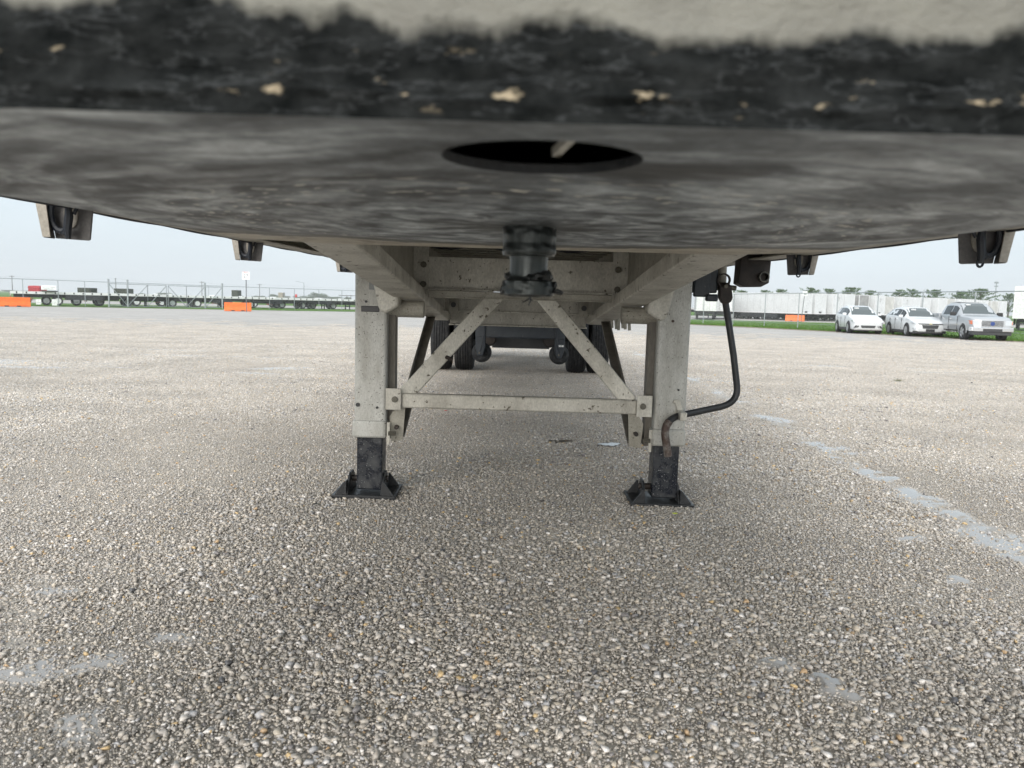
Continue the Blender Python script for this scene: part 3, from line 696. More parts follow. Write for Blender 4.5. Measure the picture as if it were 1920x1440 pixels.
# landing legs
for s in (-1, 1):
    lg = link('landing_leg', None, tr); lg.location = (0, 0, 0)
    lx = -.722 if s < 0 else .753          # centre of tube
    x0, x1 = lx - .078, lx + .078
    tubep = part('leg_tube', MB().box(x0, x1, 3.74, 3.89, .246, 1.2), M['alu_leg'], lg, bevel=.014, seg=3)
    part('foot_collar', MB().box(x0 - .009, x1 + .003, 3.728, 3.9, .248, .335), M['alu_leg'], tubep, bevel=.012)
    fx = x1 if s < 0 else x0
    # flat mounting channel on the inner side
    part('mounting_channel', MB().box(min(fx, fx - s * .034), max(fx, fx - s * .034), 3.80, 3.875, .235, 1.10), M['channel'], lg, bevel=.002)
    part('flange_lip', MB().box(min(fx - s*.008, fx - s * .022), max(fx - s*.008, fx - s * .022), 3.725, 3.735, .22, .33), M['alu'], lg)
    # wing bracket widening towards the beam
    if s < 0: poly = [(x1 - .035, .88), (x1 - .005, .86), (x1 + .062, .90), (x1 + .055, .97), (x1 + .06, 1.16), (x1 - .10, 1.16)]
    else: poly = [(x0 + .035, .88), (x0 + .005, .86), (x0 - .062, .90), (x0 - .055, .97), (x0 - .06, 1.16), (x0 + .10, 1.16)]
    part('wing_bracket', MB().prism(poly, 3.715, 3.87), M['alu'], lg, bevel=.012)
    # inner black leg
    part('inner_leg', MB().box(lx - .068, lx + .060, 3.755, 3.87, -.02, .25), M['splashed'], lg, bevel=.008)
    # foot
    g0 = -.038
    ft = link('foot', None, lg)
    ft.location = (lx - .022, 3.82, g0)
    part('sand_shoe', MB().box(-.157, .157, -.13, .13, -.012, .004), M['black_steel'], ft, bevel=.002)
    for q in (-1, 1):
        pl = [(-.11, .004), (.11, .004), (.045, .088), (.03, .098), (-.03, .098), (-.045, .088)]
        sh = MB().prism(pl, q * .085 - .005, q * .085 + .005, axis='x'); 
        part('shoe_bracket', sh, M['black_steel'], ft, bevel=.002)
        for g_ in ((-.112, -.105), (.09, .097)): part('shoe_gusset', MB().prism([(q*.088, .070), (q*.096, .070), (q*.145, .004), (q*.088, .004)], *g_), M['black_steel'], ft)
        part('shoe_cheek', MB().prism([(-.105, .004), (-.02, .004), (-.03, .062), (-.105, .070)], q*.092, q*.097, axis='x'), M['black_steel'], ft)
    part('foot_axle', MB().cyl((-.101, 0, .062), (.101, 0, .062), .016, 14), M['dark_rust'], ft, bevel=.002)
    if s < 0:
        part('marker', MB().box(lx - .046, lx + .042, 3.736, 3.741, .868, .896), M['reflector'], lg, bevel=.004)
        part('data_plate', MB().box(lx - .008, lx + .062, 3.736, 3.7395, .975, 1.035), M['plate_tag'], lg)
        for hx, hz, hr in ((-.022, 1.058, .006), (-.022, .917, .006), (-.060, .412, .010), (.035, .400, .006)):
            part('bolt', MB().cyl((lx + hx, 3.741, hz), (lx + hx, 3.732, hz), hr, 10), M['black_steel'], lg)
    else:
        part('rust_spot', MB().cyl((lx - .01, 3.741, .865), (lx - .01, 3.736, .865), .007, 10), M['rust'], lg)
        part('bolt', MB().cyl((lx + .035, 3.741, .53), (lx + .035, 3.733, .53), .005, 10), M['black_steel'], lg)
    # clamp plate with bolt
    cxp = -.605 if s < 0 else .622
    clp = part('clamp_plate', MB().box(cxp - .037, cxp + .037, 3.715, 3.723, .395, .50), M['alu'], lg, bevel=.001)
    part('bolt', MB().cyl((cxp - s*.008, 3.715, .447), (cxp - s*.008, 3.703, .447), .015, 10), M['bolt'], clp, bevel=.002)
    part('nut', MB().cyl((fx - s*.02, 3.70, .28), (fx - s*.055, 3.70, .28), .012, 6), M['bolt'], lg)
    # diagonal channel of the front X
    db = MB().beam((s * .560, 3.765, .455), (s * .118, 3.905, .965), .078, .028, up=(0, -1, 0))
    part('diagonal_brace', db, M['alu'], tr, bevel=.006)
    dl = MB().beam((s * .590, 3.80, .42), (s * .140, 3.93, .945), .004, .05, up=(0, -1, 0))
    # fore-and-aft brace from the leg's foot end back up to the beam
    part('rear_brace', MB().beam((s * .585, 3.80, .25), (s * .600, 5.35, .80), .052, .012).beam((s * .610, 3.80, .25), (s * .625, 5.35, .80), .006, .075), M['channel'], tr, bevel=.002)
    part('brace_foot', MB().prism([(s*.565, .235), (s*.622, .225), (s*.632, .35), (s*.60, .40), (s*.555, .40)], 3.78, 3.79), M['alu_dark'], tr)
    part('bolt', MB().cyl((s * .595, 3.78, .30), (s * .595, 3.755, .30), .011, 8), M['dark_rust'], tr)
    part('axle_stub', MB().cyl((fx - s*.0, 3.83, .885), (fx - s * .17, 3.83, .885), .042, 16), M['alu_dark'], tr)
part('brace_bolt', MB().tube([(-.355, 3.78, .655), (-.34, 3.77, .65), (-.325, 3.775, .64)], .010, 8), M['dark_rust'], tr)
part('cross_tube', MB().box(-.57, .59, 3.735, 3.775, .402, .474), M['alu'], tr, bevel=.008)

# gearbox, crank and its hanger
gb = part('gearbox', MB().box(.835, .965, 3.80, 3.98, 1.005, 1.19).box(.845, .925, 3.78, 3.80, .985, 1.16).box(.905, .962, 3.76, 3.80, .965, 1.0), M['blue_steel'], tr, bevel=.008)
part('gearbox_shaft', MB().cyl((.93, 3.83, 1.045), (1.03, 3.83, 1.045), .014, 12), M['dark_rust'], gb)
part('shaft_sleeve', MB().cyl((1.0, 3.86, 1.02), (.995, 3.86, 1.17), .024, 14), M['alu_dark'], gb)
part('pivot_ring', MB().lathe([(.027, -.012), (.033, -.012), (.033, .012), (.027, .012), (.027, -.012)], (.992, 3.80, 1.070), 'y', 24), M['dark_rust'], gb)
ck = link('crank', None, tr)
part('crank_fork', MB().prism([(.972, 1.045), (1.03, 1.047), (1.040, .985), (1.033, .965), (1.015, .955), (.992, .957), (.975, .985)], 3.785, 3.83), M['dark_rust'], ck, bevel=.006)
part('crank_pin', MB().cyl((1.0, 3.785, 1.040), (1.0, 3.772, 1.040), .009, 12).cyl((1.02, 3.80, 1.035), (1.055, 3.80, 1.032), .013, 12), M['bolt'], ck)
rod = [(1.010, 3.81, .965), (1.035, 3.80, .84), (1.062, 3.79, .70)]
def arc(p0, p1, p2, n=7):
    return [tuple(Vector(p0) * (1 - t) ** 2 + Vector(p1) * 2 * t * (1 - t) + Vector(p2) * t * t) for t in [k / n for k in range(n + 1)]]
rod += arc((1.087, 3.79, .555), (1.103, 3.79, .470), (1.010, 3.775, .448))
rod += [(.9, 3.74, .428)] + arc((.800, 3.70, .412), (.700, 3.66, .395), (.722, 3.66, .300)) + [(.738, 3.66, .215)]
nb_ = len(rod) - 9
part('crank_handle', MB().tube(rod[:-5], .0165, 16), M['black_steel'], ck, smooth=True)
part('crank_grip', MB().tube(rod[-6:], .0195, 16), M['rust'], ck, smooth=True, label='rusty bare end of the crank handle')
part('crank_hanger', MB().box(.782, .815, 3.64, 3.74, .393, .432).prism([(.762, .47), (.772, .482), (.792, .484), (.802, .472), (.812, .43), (.784, .43), (.776, .46)], 3.728, 3.737), M['alu'], ck, bevel=.003)

# winch under the right rail
wx0, wx1 = 1.14, 1.305
wn = part('strap_winch', MB().prism([(wx0, 1.06), (wx0 + .035, 1.043), (wx1 - .045, 1.046), (wx1 - .005, 1.068), (wx1, 1.215), (wx0 + .005, 1.215)], 4.06, 4.16), M['dark_rust'], tr, bevel=.004)
part('winch_drum_end', MB().lathe([(.0, .004), (.019, .004), (.0195, -.03), (.0255, -.03), (.0255, .03)], (1.265, 4.06, 1.098), 'y', 28), M['black_steel'], wn, smooth=True)
part('winch_drum_rim', MB().lathe([(.0235, -.0305), (.0265, -.0305), (.0275, -.022), (.0235, -.022), (.0235, -.0305)], (1.265, 4.06, 1.098), 'y', 28), M['bolt'], wn, smooth=True)

# stake pockets with rope hooks
def stake_pocket(side, d, tilt=0):
    s = side
    xo_, xi = (1.38, 1.235) if s < 0 else (1.328, 1.19)
    root = part('stake_pocket', MB().prism([(s*(xi + .0), 1.24), (s*(xi + .018), 1.097), (s*(xi + .024), 1.094), (s*(xo_ - .028), 1.098), (s*(xo_ - .005), 1.24)], d + .045, d + .052)
        .prism([(s*(xo_ - .028), 1.097), (s*(xo_ - .020), 1.097), (s*(xo_ + .003), 1.24), (s*(xo_ - .005), 1.24)], d, d + .045), M['pocket'], tr, bevel=.0015)
    # outer lip turned to the front
    part('pocket_lip', MB().prism([(s*(xo_ - .042), 1.099), (s*(xo_ - .020), 1.099), (s*(xo_ + .004), 1.24), (s*(xo_ - .028), 1.24)], d - .004, d), M['lip'], root)
    ring = [(s * (xo_ - .073 + .030 * math.cos(a)), d + .02, 1.165 + .048 * math.sin(a)) for a in [R(q_) for q_ in range(-130, 131, 20)]]
    part('strap_ring', MB().tube([Vector(q_) + Vector((s*.012, 0, 0)) for q_ in ring], .0095, 8), M['rope'], root, smooth=True)
    part('worn_patch', MB().prism([(s*(xo_ - .077 + .020 * math.cos(a)), 1.168 + .040 * math.sin(a)) for a in [2*math.pi*k/16 for k in range(16)]], d + .040, d + .044), M['lip'], root)
    hk = MB().tube([(s*(xo_ - .083), d + .015, 1.215), (s*(xo_ - .089), d + .01, 1.16), (s*(xo_ - .083), d + .01, 1.12), (s*(xo_ - .085), d + .01, 1.095)], [.006, .012, .011, .007], 8)
    hk.tube([(s*(xo_ - .120), d + .02, 1.205), (s*(xo_ - .100), d + .015, 1.165)], .005, 6)
    hk.tube([(s*(xo_ - .085), d + .01, 1.128), (s*(xo_ - .073), d + .01, 1.118), (s*(xo_ - .070), d + .01, 1.108)], .005, 6)
    part('rubber_hook', hk, M['rope'], root, smooth=True)
    if s > 0:
        part('hook_eye', MB().tube([(s*(xo_ - .085) + .008 * math.cos(a), d + .01, 1.096 + .010 * math.sin(a)) for a in [2*math.pi*k/14 for k in range(15)]], .0035, 6), M['rope'], root)
for s, d in ((-1, 2.2), (-1, 3.7), (-1, 5.8), (1, 2.12), (1, 3.48)): stake_pocket(s, d)

# suspension, wheels
part('axle_crossbeam', (lambda b: b)(MB().box(-.52, .62, 9.90, 9.912, .40, .75).box(-.52, .62, 9.86, 9.90, .40, .408)), M['blue_steel'], tr, bevel=.003)
slot = [(-.14 + .05*math.cos(a), .585 + .042*math.sin(a)) for a in [R(q_) for q_ in range(90, 271, 30)]] + [(.22 + .05*math.cos(a), .578 + .042*math.sin(a)) for a in [R(q_) for q_ in range(-90, 91, 30)]]
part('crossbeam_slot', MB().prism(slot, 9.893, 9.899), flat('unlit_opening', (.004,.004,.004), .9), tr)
def tyre_mesh():
    prof = []
    R0 = .515
    for k, x in enumerate(np.linspace(-.105, .105, 31)):
        g = .012 if any(abs(x - gx) < .0055 for gx in (-.075, -.038, 0, .038, .075)) else 0
        prof.append((R0 - g - .012 * (abs(x) / .105) ** 4, x))
    full = [(.29, -.10), (.33, -.128), (.41, -.140), (.475, -.132), (.497, -.118)] + prof + [(.497, .118), (.475, .132), (.41, .140), (.33, .128), (.29, .10), (.28, 0), (.29, -.10)]
    return MB().lathe(full, (0, 0, 0), 'x', 64).mesh('tyre', M['rubber'])
TY = tyre_mesh(); RM = MB().lathe([(.29, -.10), (.27, -.08), (.26, .02), (.10, .04), (.09, .10), (.0, .10)], (0, 0, 0), 'x', 32).mesh('rim', flat('dull_rim', (.25,.25,.24), .45, .6))
for d in (10.8 + .52, 13.9 + .52):
    zc = -.013 * d + .508 - .015
    part('axle', MB().cyl((-.9, d, zc), (.95, d, zc), .07, 16), M['black_steel'], tr)
    for x in (-1.075, -.745, .885, 1.195):
        wh = link('wheel', None, tr); wh.location = (x, d, zc)
        for nm, mm in (('tyre', TY), ('rim', RM)):
            o = link(nm, mm, wh); mm.polygons.foreach_set('use_smooth', [True] * len(mm.polygons)); mm.set_sharp_from_angle(angle=R(30))
    part('axle_beam_low', MB().box(-.34, .48, d - .32, d - .28, .19, .42), M['black_steel'], tr)
    for s, xx in ((-1, -.46), (1, .56)):
        hb = part('spring_hanger', MB().prism([(xx - .07, .62), (xx + .07, .62), (xx + .06, .25), (xx + .03, .16), (xx - .03, .16), (xx - .06, .25)], d - 1.45, d - 1.30), M['blue_steel'], tr, bevel=.01)
        part('hanger_bolt', MB().cyl((xx - .01, d - 1.45, .20), (xx - .01, d - 1.48, .20), .012, 8), M['bolt'], hb)
        part('air_spring', MB().lathe([(.0, -.10), (.09, -.10), (.125, -.07), (.13, -.02), (.118, 0), (.13, .02), (.13, .07), (.09, .10), (0, .10)], (xx + .01, d - 1.20, .185), 'y', 32), M['rubber'], tr, smooth=True)
        part('brake_chamber', MB().lathe([(.0, -.09), (.07, -.09), (.082, -.02), (.09, -.018), (.09, .018), (.082, .02), (.07, .09), (0, .09)], (xx + .10 * -s, d - .62, .33), 'y', 24), M['dark_rust'], tr, smooth=True)
        part('air_hose', MB().tube([(xx - s*.03, d - 1.5, .62), (xx - s*.045, d - 1.52, .45), (xx - s*.02, d - 1.52, .30), (xx, d - 1.5, .22)], .006, 6), M['rope'], tr)
part('warning_label', MB().box(.545, .575, 9.84, 9.845, .305, .33).box(.58, .61, 9.84, 9.845, .305, .33), flat('white_label', (.75,.75,.73), .5), tr)
# crumpled slats hanging beyond the right beam
bars = link('stake_bundle', None, tr)
for k in range(6):
    part('stake', MB().beam((.765 + k * .028, 6.3 + .02 * (k % 2), .86), (.775 + k * .027 + .008 * (k % 2), 6.32, .715 - .008 * (k % 3)), .024, .012, up=(0, 1, 0)), M['alu_dark'], bars)
# ---------------------------------------------------------------- far things
def at(px, D, dz=0):
    p = W(px, 570, D); return Vector((p.x, D, gz(p.x, D) + dz))
m_galv = flat('galvanised_pipe', (.30,.33,.35), .45, .5)
m_wire = flat('chain_link_wire', (.36,.38,.39), .5, .4)
m_white = dirty('white_trailer_paint', (.68,.70,.71), (.60,.62,.63), .6, .35, 0, bump=.02, fine=6)
m_dirtywhite = dirty('weathered_white_paint', (.60,.60,.57), (.42,.42,.40), .9, .45, 0, bump=.02, fine=6)
m_greypaint = dirty('grey_weathered_panel', (.34,.345,.34), (.22,.22,.22), 1.2, .5, 0, bump=.02, fine=6)
m_dark = flat('dark_undercarriage', (.022,.024,.028), .6)
m_alu2 = flat('bright_aluminium', (.72,.73,.74), .45, .1)
m_orange = dirty('orange_barrier_plastic', (.80,.17,.02), (.68,.13,.02), 1.5, .45, bump=.02, fine=10)
m_green = flat('x', (.03,.07,.015))
m_rubber2 = flat('tyre_black', (.02,.02,.022), .7)
m_rim2 = flat('white_steel_rim', (.72,.74,.75), .35)
m_red = flat('red_lamp', (.45,.03,.03), .3)
m_blk = flat('flat_black', (.012,.013,.015), .5)

# grass beyond the fences
def grass_material():
    m, n, l, b = newmat('mown_grass')
    t = n.new('ShaderNodeTexCoord'); a = n.new('ShaderNodeTexNoise'); a.inputs['Scale'].default_value = 1.2; a.inputs['Detail'].default_value = 9; a.inputs['Roughness'].default_value = .75
    l.new(t.outputs['Object'], a.inputs['Vector']); r = n.new('ShaderNodeValToRGB'); e0 = r.color_ramp.elements
    e0[0].position = .32; e0[0].color = (.045,.105,.018,1); e0[1].position = .72; e0[1].color = (.15,.24,.055,1); q = e0.new(.5); q.color = (.085,.17,.03,1)
    l.new(a.outputs['Fac'], r.inputs[0]); l.new(r.outputs[0], b.inputs['Base Color']); b.inputs['Roughness'].default_value = .9; b.inputs['Specular IOR Level'].default_value = .1
    return m
MG = grass_material()
m_edge = dirty('bare_earth_edge', (.22,.16,.10), (.33,.28,.21), .9, .8, bump=.1, fine=20)
def sheet(name, pts_near, pts_far, dz, m, n=60, rag=.35, seed=1):
    """ground sheet following the lot, with a ragged near edge"""
    r_ = random.Random(seed); mb = MB(); V = []; rows = 10
    for i in range(n + 1):
        t = i / n
        a = Vector(pts_near[0]).lerp(Vector(pts_near[1]), t); b_ = Vector(pts_far[0]).lerp(Vector(pts_far[1]), t)
        a = a + (a - b_).normalized() * r_.uniform(0, rag)
        for j in range(rows + 1):
            p = a.lerp(b_, j / rows); V.append((p.x, p.y, gz(p.x, p.y) + dz))
    Fc = [(i*(rows+1)+j, (i+1)*(rows+1)+j, (i+1)*(rows+1)+j+1, i*(rows+1)+j+1) for i in range(n) for j in range(rows)]
    o = link(name, mb.add(V, Fc).mesh(name, m)); return structure(o)
def XY(px, D): p = W(px, 570, D); return (p.x, D)
# fence lines: right from F0 to F1, left from G0 to G1
FR0, FR1 = XY(1215, 78), XY(2080, 38.0)
GL0, GL1 = XY(-60, 76.5), XY(760, 112)
sheet('earth_edge', (XY(1215, 68), XY(2080, 34.6)), (XY(1215, 80), XY(2080, 39)), .012, m_edge, 160, 1.2, 3)
sheet('grass_verge', (XY(1200, 72), XY(2080, 35.8)), (XY(1180, 103), XY(2300, 96)), .024, MG, 160, .5, 4)
sheet('grass_field', (XY(-120, 73.5), XY(1000, 112)), (XY(-300, 98), XY(1000, 128)), .024, MG, 80, .6, 5)
sheet('far_field', ((-1500, 150), (1500, 150)), ((-2500, 1600), (2500, 1600)), .05, MG, 20, 0, 6)
tf = MB(); r_ = random.Random(9)
for k in range(16000):
    t = r_.random(); a = Vector(XY(1200, 72)).lerp(Vector(XY(2080, 35.8)), t); b_ = Vector(XY(1180, 103)).lerp(Vector(XY(2300, 96)), t)
    p = a.lerp(b_, r_.random() ** 2.2 * .5 - .012); h = r_.uniform(.05, .13); a_ = r_.uniform(0, 3.14); z = gz(p.x, p.y) + .02
    dx_, dy_ = math.cos(a_) * .03, math.sin(a_) * .03
    tf.add([(p.x - dx_, p.y - dy_, z), (p.x + dx_, p.y + dy_, z), (p.x + r_.uniform(-.05, .05), p.y + r_.uniform(-.05, .05), z + h)], [(0, 1, 2)])
o = link('grass', tf.mesh('grass', MG)); o['kind'] = 'stuff'; o['label'] = 'short green grass growing along the right fence'; o['category'] = 'grass'

# chain link fences
def fence(name, label, P0, P1, posts, h, gates=()):
    root = thing(name, label, 'fence'); P0 = Vector(P0); P1 = Vector(P1); d = (P1 - P0)
    Ln = d.length; d.normalize()
    def G(s, z): p = P0 + d * s; return Vector((p.x, p.y, gz(p.x, p.y) + z))
    rail = MB(); s = 0
    pp = [G(t, h) for t in np.arange(0, Ln, 3.0)]
    part('top_rail', MB().tube(pp, .028, 6), m_galv, root)
    part('bottom_wire', MB().tube([q_ - Vector((0, 0, h - .35)) for q_ in pp], .012, 5), m_galv, root)
    pm_ = MB().tube([(0, 0, 0), (0, 0, h + .02)], .036, 8).mesh('post', m_galv)
    for s in posts:
        q_ = G(s, 0); o = link('post', pm_, root); o.location = q_
    wr = MB(); s = 0; st_ = .11
    while s < Ln - h:
        for a, b_ in ((G(s, .05), G(s + h - .05, h)), (G(s + h - .05, .05), G(s, h))):
            n_ = Vector((-d.y, d.x, 0)) * .0022; u_ = Vector((0, 0, .0022))
            wr.add([a - n_, a + u_, a + n_, b_ - n_, b_ + u_, b_ + n_], [(0, 1, 4, 3), (1, 2, 5, 4), (2, 0, 3, 5)])
        s += st_ * 1.4
    part('chain_link_mesh', wr, m_wire, root, kind='stuff')
    return root, G, P0, d
def along(P0, P1, px):
    """distance along P0-P1 (plan) where the sight line through column px crosses it"""
    a = Vector(P0); b_ = Vector(P1); c = CAM.xy; r = W(px, 570, 10).xy - c; dd = (b_ - a)
    den = dd.x * r.y - dd.y * r.x; t = ((c.x - a.x) * r.y - (c.y - a.y) * r.x) / den; return t * dd.length
rp = [along(FR0, FR1, p) for p in (1230, 1274, 1320, 1376, 1435, 1498, 1570, 1646, 1730, 1828, 1945)]
fence('chain_link_fence', 'tall grey chain link fence along the grass behind the three parked vehicles', FR0, FR1, rp, 2.62)
lp = [along(GL0, GL1, p) for p in (-30, 44, 110, 160, 505.6, 552, 598, 641, 685, 725)]
lf, G, P0, d = fence('chain_link_fence', 'long grey chain link fence on the left in front of the flatbed trailers', GL0, GL1, lp, 2.75)
# gates: big posts and leaves with diagonals
gate = thing('double_gate', 'pair of swing gates with diagonal bars in the left chain link fence', 'gate')
for px in (204.5, 240, 384.7, 417):
    s = along(GL0, GL1, px); o = part('gate_post', MB().tube([(0,0,0), (0,0,3.0)], .085, 10).lathe([(.12, 2.95), (.12, 3.05), (.0, 3.12)], (0,0,0), n=10), m_galv, gate); o.location = G(s, 0)
for a, b_, side in ((240, 277.5, 1), (277.5, 312.6, 0), (316, 350, 1), (350, 384, 0), (205.5, 239, 1), (386, 416, 0)):
    sa, sb = along(GL0, GL1, a), along(GL0, GL1, b_)
    lf_ = MB()
    for s in (sa, sb): lf_.tube([G(s, .15), G(s, 2.6)], .035, 6)
    lf_.tube([G(sa, .15), G(sb, .15)], .04, 6); lf_.tube([G(sa, 2.6), G(sb, 2.6)], .03, 6)
    if side: lf_.tube([G(sa, .2), G(sb, 2.55)], .04, 6) if a in (240,) else lf_.tube([G(sa, 2.55), G(sb, .2)], .04, 6)
    else: lf_.tube([G(sa, .2), G(sb, 2.55)], .04, 6)
    part('gate_leaf', lf_, m_galv, gate)

# orange barriers
def barrier_mesh(Lb, h):
    w_ = .55; prof = [(-w_/2, 0), (w_/2, 0), (w_/2, .13), (w_*.36, h*.42), (w_*.2, h*.52), (w_*.17, h), (-w_*.17, h), (-w_*.2, h*.52), (-w_*.36, h*.42), (-w_/2, .13)]
    me = MB().prism(prof, -Lb/2, Lb/2, axis='x').mesh('barrier_body', m_orange); return me
bars_ = [(24, 70, 2.75, .86, 0, 'orange plastic barrier at the far left edge in front of the fence'), (446, 77, 2.55, .86, 0, 'orange plastic barrier standing below the number 27 sign'),
         (754, 92, 2.4, .86, 0, 'orange barrier glimpsed between the left leg and the diagonal braces'), (1492, 107, 2.5, .86, 0, 'orange barrier on the grass in front of the white box trailers')]
for px, D, Lb, h, a, lb in bars_:
    t = thing('barrier', lb, 'barrier', at(px, D), math.atan2(-(W(px, 570, D).x), D) * 1.0, 'orange plastic road barriers')
    t.location = at(px, D, .02)
    part('barrier_body', barrier_mesh(Lb, h), None, t, bevel=.03)
    part('fork_slot', MB().box(-.62, -.30, -.285, .285, -.0, .10).box(.30, .62, -.285, .285, -.0, .10), m_dark, t)

# wheels for far vehicles
def wheel_mesh(r, wd, rim):
    t_ = MB().lathe([(r*.62, -wd/2), (r*.93, -wd/2), (r, -wd*.38), (r, wd*.38), (r*.93, wd/2), (r*.62, wd/2)], (0,0,0), 'x', 28).mesh('tyre', m_rubber2)
    m_ = MB().lathe([(r*.63, -wd*.47), (r*.60, -wd*.40), (r*.50, -wd*.30), (r*.2, -wd*.42), (0, -wd*.42)], (0,0,0), 'x', 28).lathe([(r*.63, wd*.47), (r*.60, wd*.40), (r*.50, wd*.30), (r*.2, wd*.42), (0, wd*.42)], (0,0,0), 'x', 28).mesh('rim', rim)
    return t_, m_
def put_wheel(meshes, loc, root):
    wh = link('wheel', None, root); wh.location = loc
    for nm, mm in zip(('tyre', 'rim'), meshes): link(nm, mm, wh)
    return wh
big = wheel_mesh(.51, .28, m_rim2)

# left lot: flatbed trailers in a slanting row (local: rear at y=0, nose at +y)
def far_flatbed():
    t = thing('flatbed_trailer', 'x', 'trailer')
    part('deck', MB().box(-1.29, 1.29, 0, 14.6, 1.36, 1.50).box(-1.30, 1.30, 0, 14.6, 1.22, 1.46), m_alu2, t)
    part('main_beam', MB().box(-.6, -.4, .3, 14.0, .85, 1.30).box(.4, .6, .3, 14.0, .85, 1.30).box(-1.2, 1.2, 5.2, 8.8, .65, 1.2), m_dark, t)
    part('rear_panel', MB().box(-1.28, 1.28, -.03, 0, 1.0, 1.42), m_white, t)
    for x in (-.95, .95):
        part('tail_lamp', MB().box(x - .22, x + .22, -.05, -.03, 1.08, 1.22), m_red if x > 0 else m_blk, t)
    part('bumper_bar', MB().box(-1.1, 1.1, -.02, .06, .48, .60).box(-.5, -.42, 0, .06, .6, 1.0).box(.42, .5, 0, .06, .6, 1.0), m_red, t)
    for k in range(16):
        part('stake_pocket', MB().box(1.30, 1.325, .5 + k * .9, .62 + k * .9, 1.27, 1.46), m_dark, t)
    for y in (1.4, 4.4):
        for x in (-1.05, 1.05): put_wheel(big, (x, y, .51), t)
        part('axle', MB().cyl((-1, y, .51), (1, y, .51), .07, 8), m_dark, t)
    part('landing_leg', MB().box(-.8, -.66, 11.7, 11.84, 0, 1.3).box(.66, .8, 11.7, 11.84, 0, 1.3).box(-.7, .7, 11.74, 11.8, .4, .5), m_dark, t)
    part('headboard', MB().box(-1.25, 1.25, 14.5, 14.6, 1.3, 1.6), m_alu2, t)
    return t
proto = far_flatbed()
LBL = ['silver flatbed trailer behind the leftmost fence bay, under the red tarp load', 'silver flatbed trailer behind the left fence, under the white sign board', 'silver flatbed trailer whose tail shows below the leftmost dark green crate', 'silver flatbed trailer behind the first gate leaf from the left',
       'silver flatbed trailer whose tail shows behind the middle gate leaves', 'silver flatbed trailer behind the rightmost gate post', 'silver flatbed trailer ending behind the number 27 sign', 'silver flatbed trailer with white wheels right of the number 27 sign', 'silver flatbed trailer furthest right, just left of the left landing leg']
slots = [(20, 84, 36), (60, 88, 38), (160, 92, 34), (232, 100, 38), (297, 97, 33), (402, 102, 32), (455, 112, 40), (505, 108, 33), (565, 113, 40)]
fb = []
for i, (px, D, ang) in enumerate(slots):
    t = proto if i == 0 else copy_tree(proto)
    t.location = at(px, D, .03); t.rotation_euler = (0, 0, -R(ang + 20)); t['label'] = LBL[i]; t['group'] = 'flatbed trailers parked behind the left fence'; fb.append(t)
# loads standing on them
def load(name, px0, px1, y0, y1, D, dep, m, lb, cat, ribs=0):
    a = W(px0, (y0 + y1) / 2, D); b_ = W(px1, (y0 + y1) / 2, D); zt = W((px0+px1)/2, y0, D).z; zb = W((px0+px1)/2, y1, D).z
    t = thing(name, lb, cat, ((a.x + b_.x) / 2, D, zb)); hw = (b_.x - a.x) / 2
    part(name + '_body', MB().box(-hw, hw, 0, dep, 0, zt - zb), m, t, bevel=.03)
    for k in range(ribs):
        x = -hw + 2 * hw * (k + .5) / ribs; part('rib', MB().box(x - hw*.10, x + hw*.10, -.06, 0, .03, (zt - zb) * .95), m, t, bevel=.02)
    return t, hw, zt - zb
m_tarp = dirty('red_tarpaulin', (.42,.035,.045), (.30,.02,.03), 2, .5, bump=.1, fine=8)
m_crate = dirty('dark_green_crate', (.022,.032,.022), (.045,.055,.038), 4, .6)
t, hw, hh = load('tarp_load', 52.5, 74.5, 537, 551, 87, 1.4, m_tarp, 'stack of crates wrapped in red tarpaulin on the leftmost flatbed', 'tarp load', 4)
part('tarp_top', MB().prism([(-hw*1.05, hh*.75), (hw*1.05, hh*.75), (hw*1.0, hh*1.0), (hw*.4, hh*1.12), (-hw*.9, hh*1.08)], -.08, 1.45), m_tarp, t, bevel=.05)
load('crate', 145, 169.5, 539.5, 551.5, 96, 1.6, m_crate, 'leftmost dark green crate, on a flatbed behind the left fence', 'crate', 4)
load('crate', 213.5, 239, 541, 553.5, 99, 1.6, m_crate, 'dark green crate seen between the two left gate posts', 'crate', 5)
load('crate', 434, 447, 544, 558, 108, 1.2, m_crate, 'small upright dark crate left of the number 27 sign pole', 'crate', 3)
load('bundle', 521.5, 530.5, 548.5, 560, 113, 1.0, M['alu_dark'], 'upright tan bundle strapped on a flatbed right of the number 27 sign', 'bundle', 3)
sb, hw, hh = load('banner_board', 77, 105.5, 535.5, 543.5, 84, .08, flat('banner_white', (.78,.80,.82), .5), 'white banner with two lines of small lettering over the left flatbeds', 'banner')
def text(s, size, loc, m, parent, name='lettering', rot=(R(90), 0, 0), bold=0):
    c = bpy.data.curves.new(name, 'FONT'); c.body = s; c.size = size; c.extrude = .004; c.align_x = 'CENTER'; c.align_y = 'CENTER'; c.offset = bold
    o = bpy.data.objects.new(name, c); COL.objects.link(o)
    dg = bpy.context.evaluated_depsgraph_get(); me_ = bpy.data.meshes.new_from_object(o.evaluated_get(dg)); bpy.data.objects.remove(o); bpy.data.curves.remove(c)
    me_.materials.clear(); me_.materials.append(m); q_ = link(name, me_, parent); q_.location = loc; q_.rotation_euler = rot; return q_
m_ink = flat('dark_lettering', (.04,.07,.08), .5)
text('Thank You for attending', hh * .32, (0, -.045, hh * .66), flat('grey_lettering', (.25,.27,.28)), sb); text('Auctioneers event', hh * .32, (0, -.045, hh * .28), flat('grey_lettering', (.25,.27,.28)), sb)
load('dark_slab', 78, 104, 545, 547, 84.5, .6, m_blk, 'thin dark slab stacked just below the white banner', 'slab')
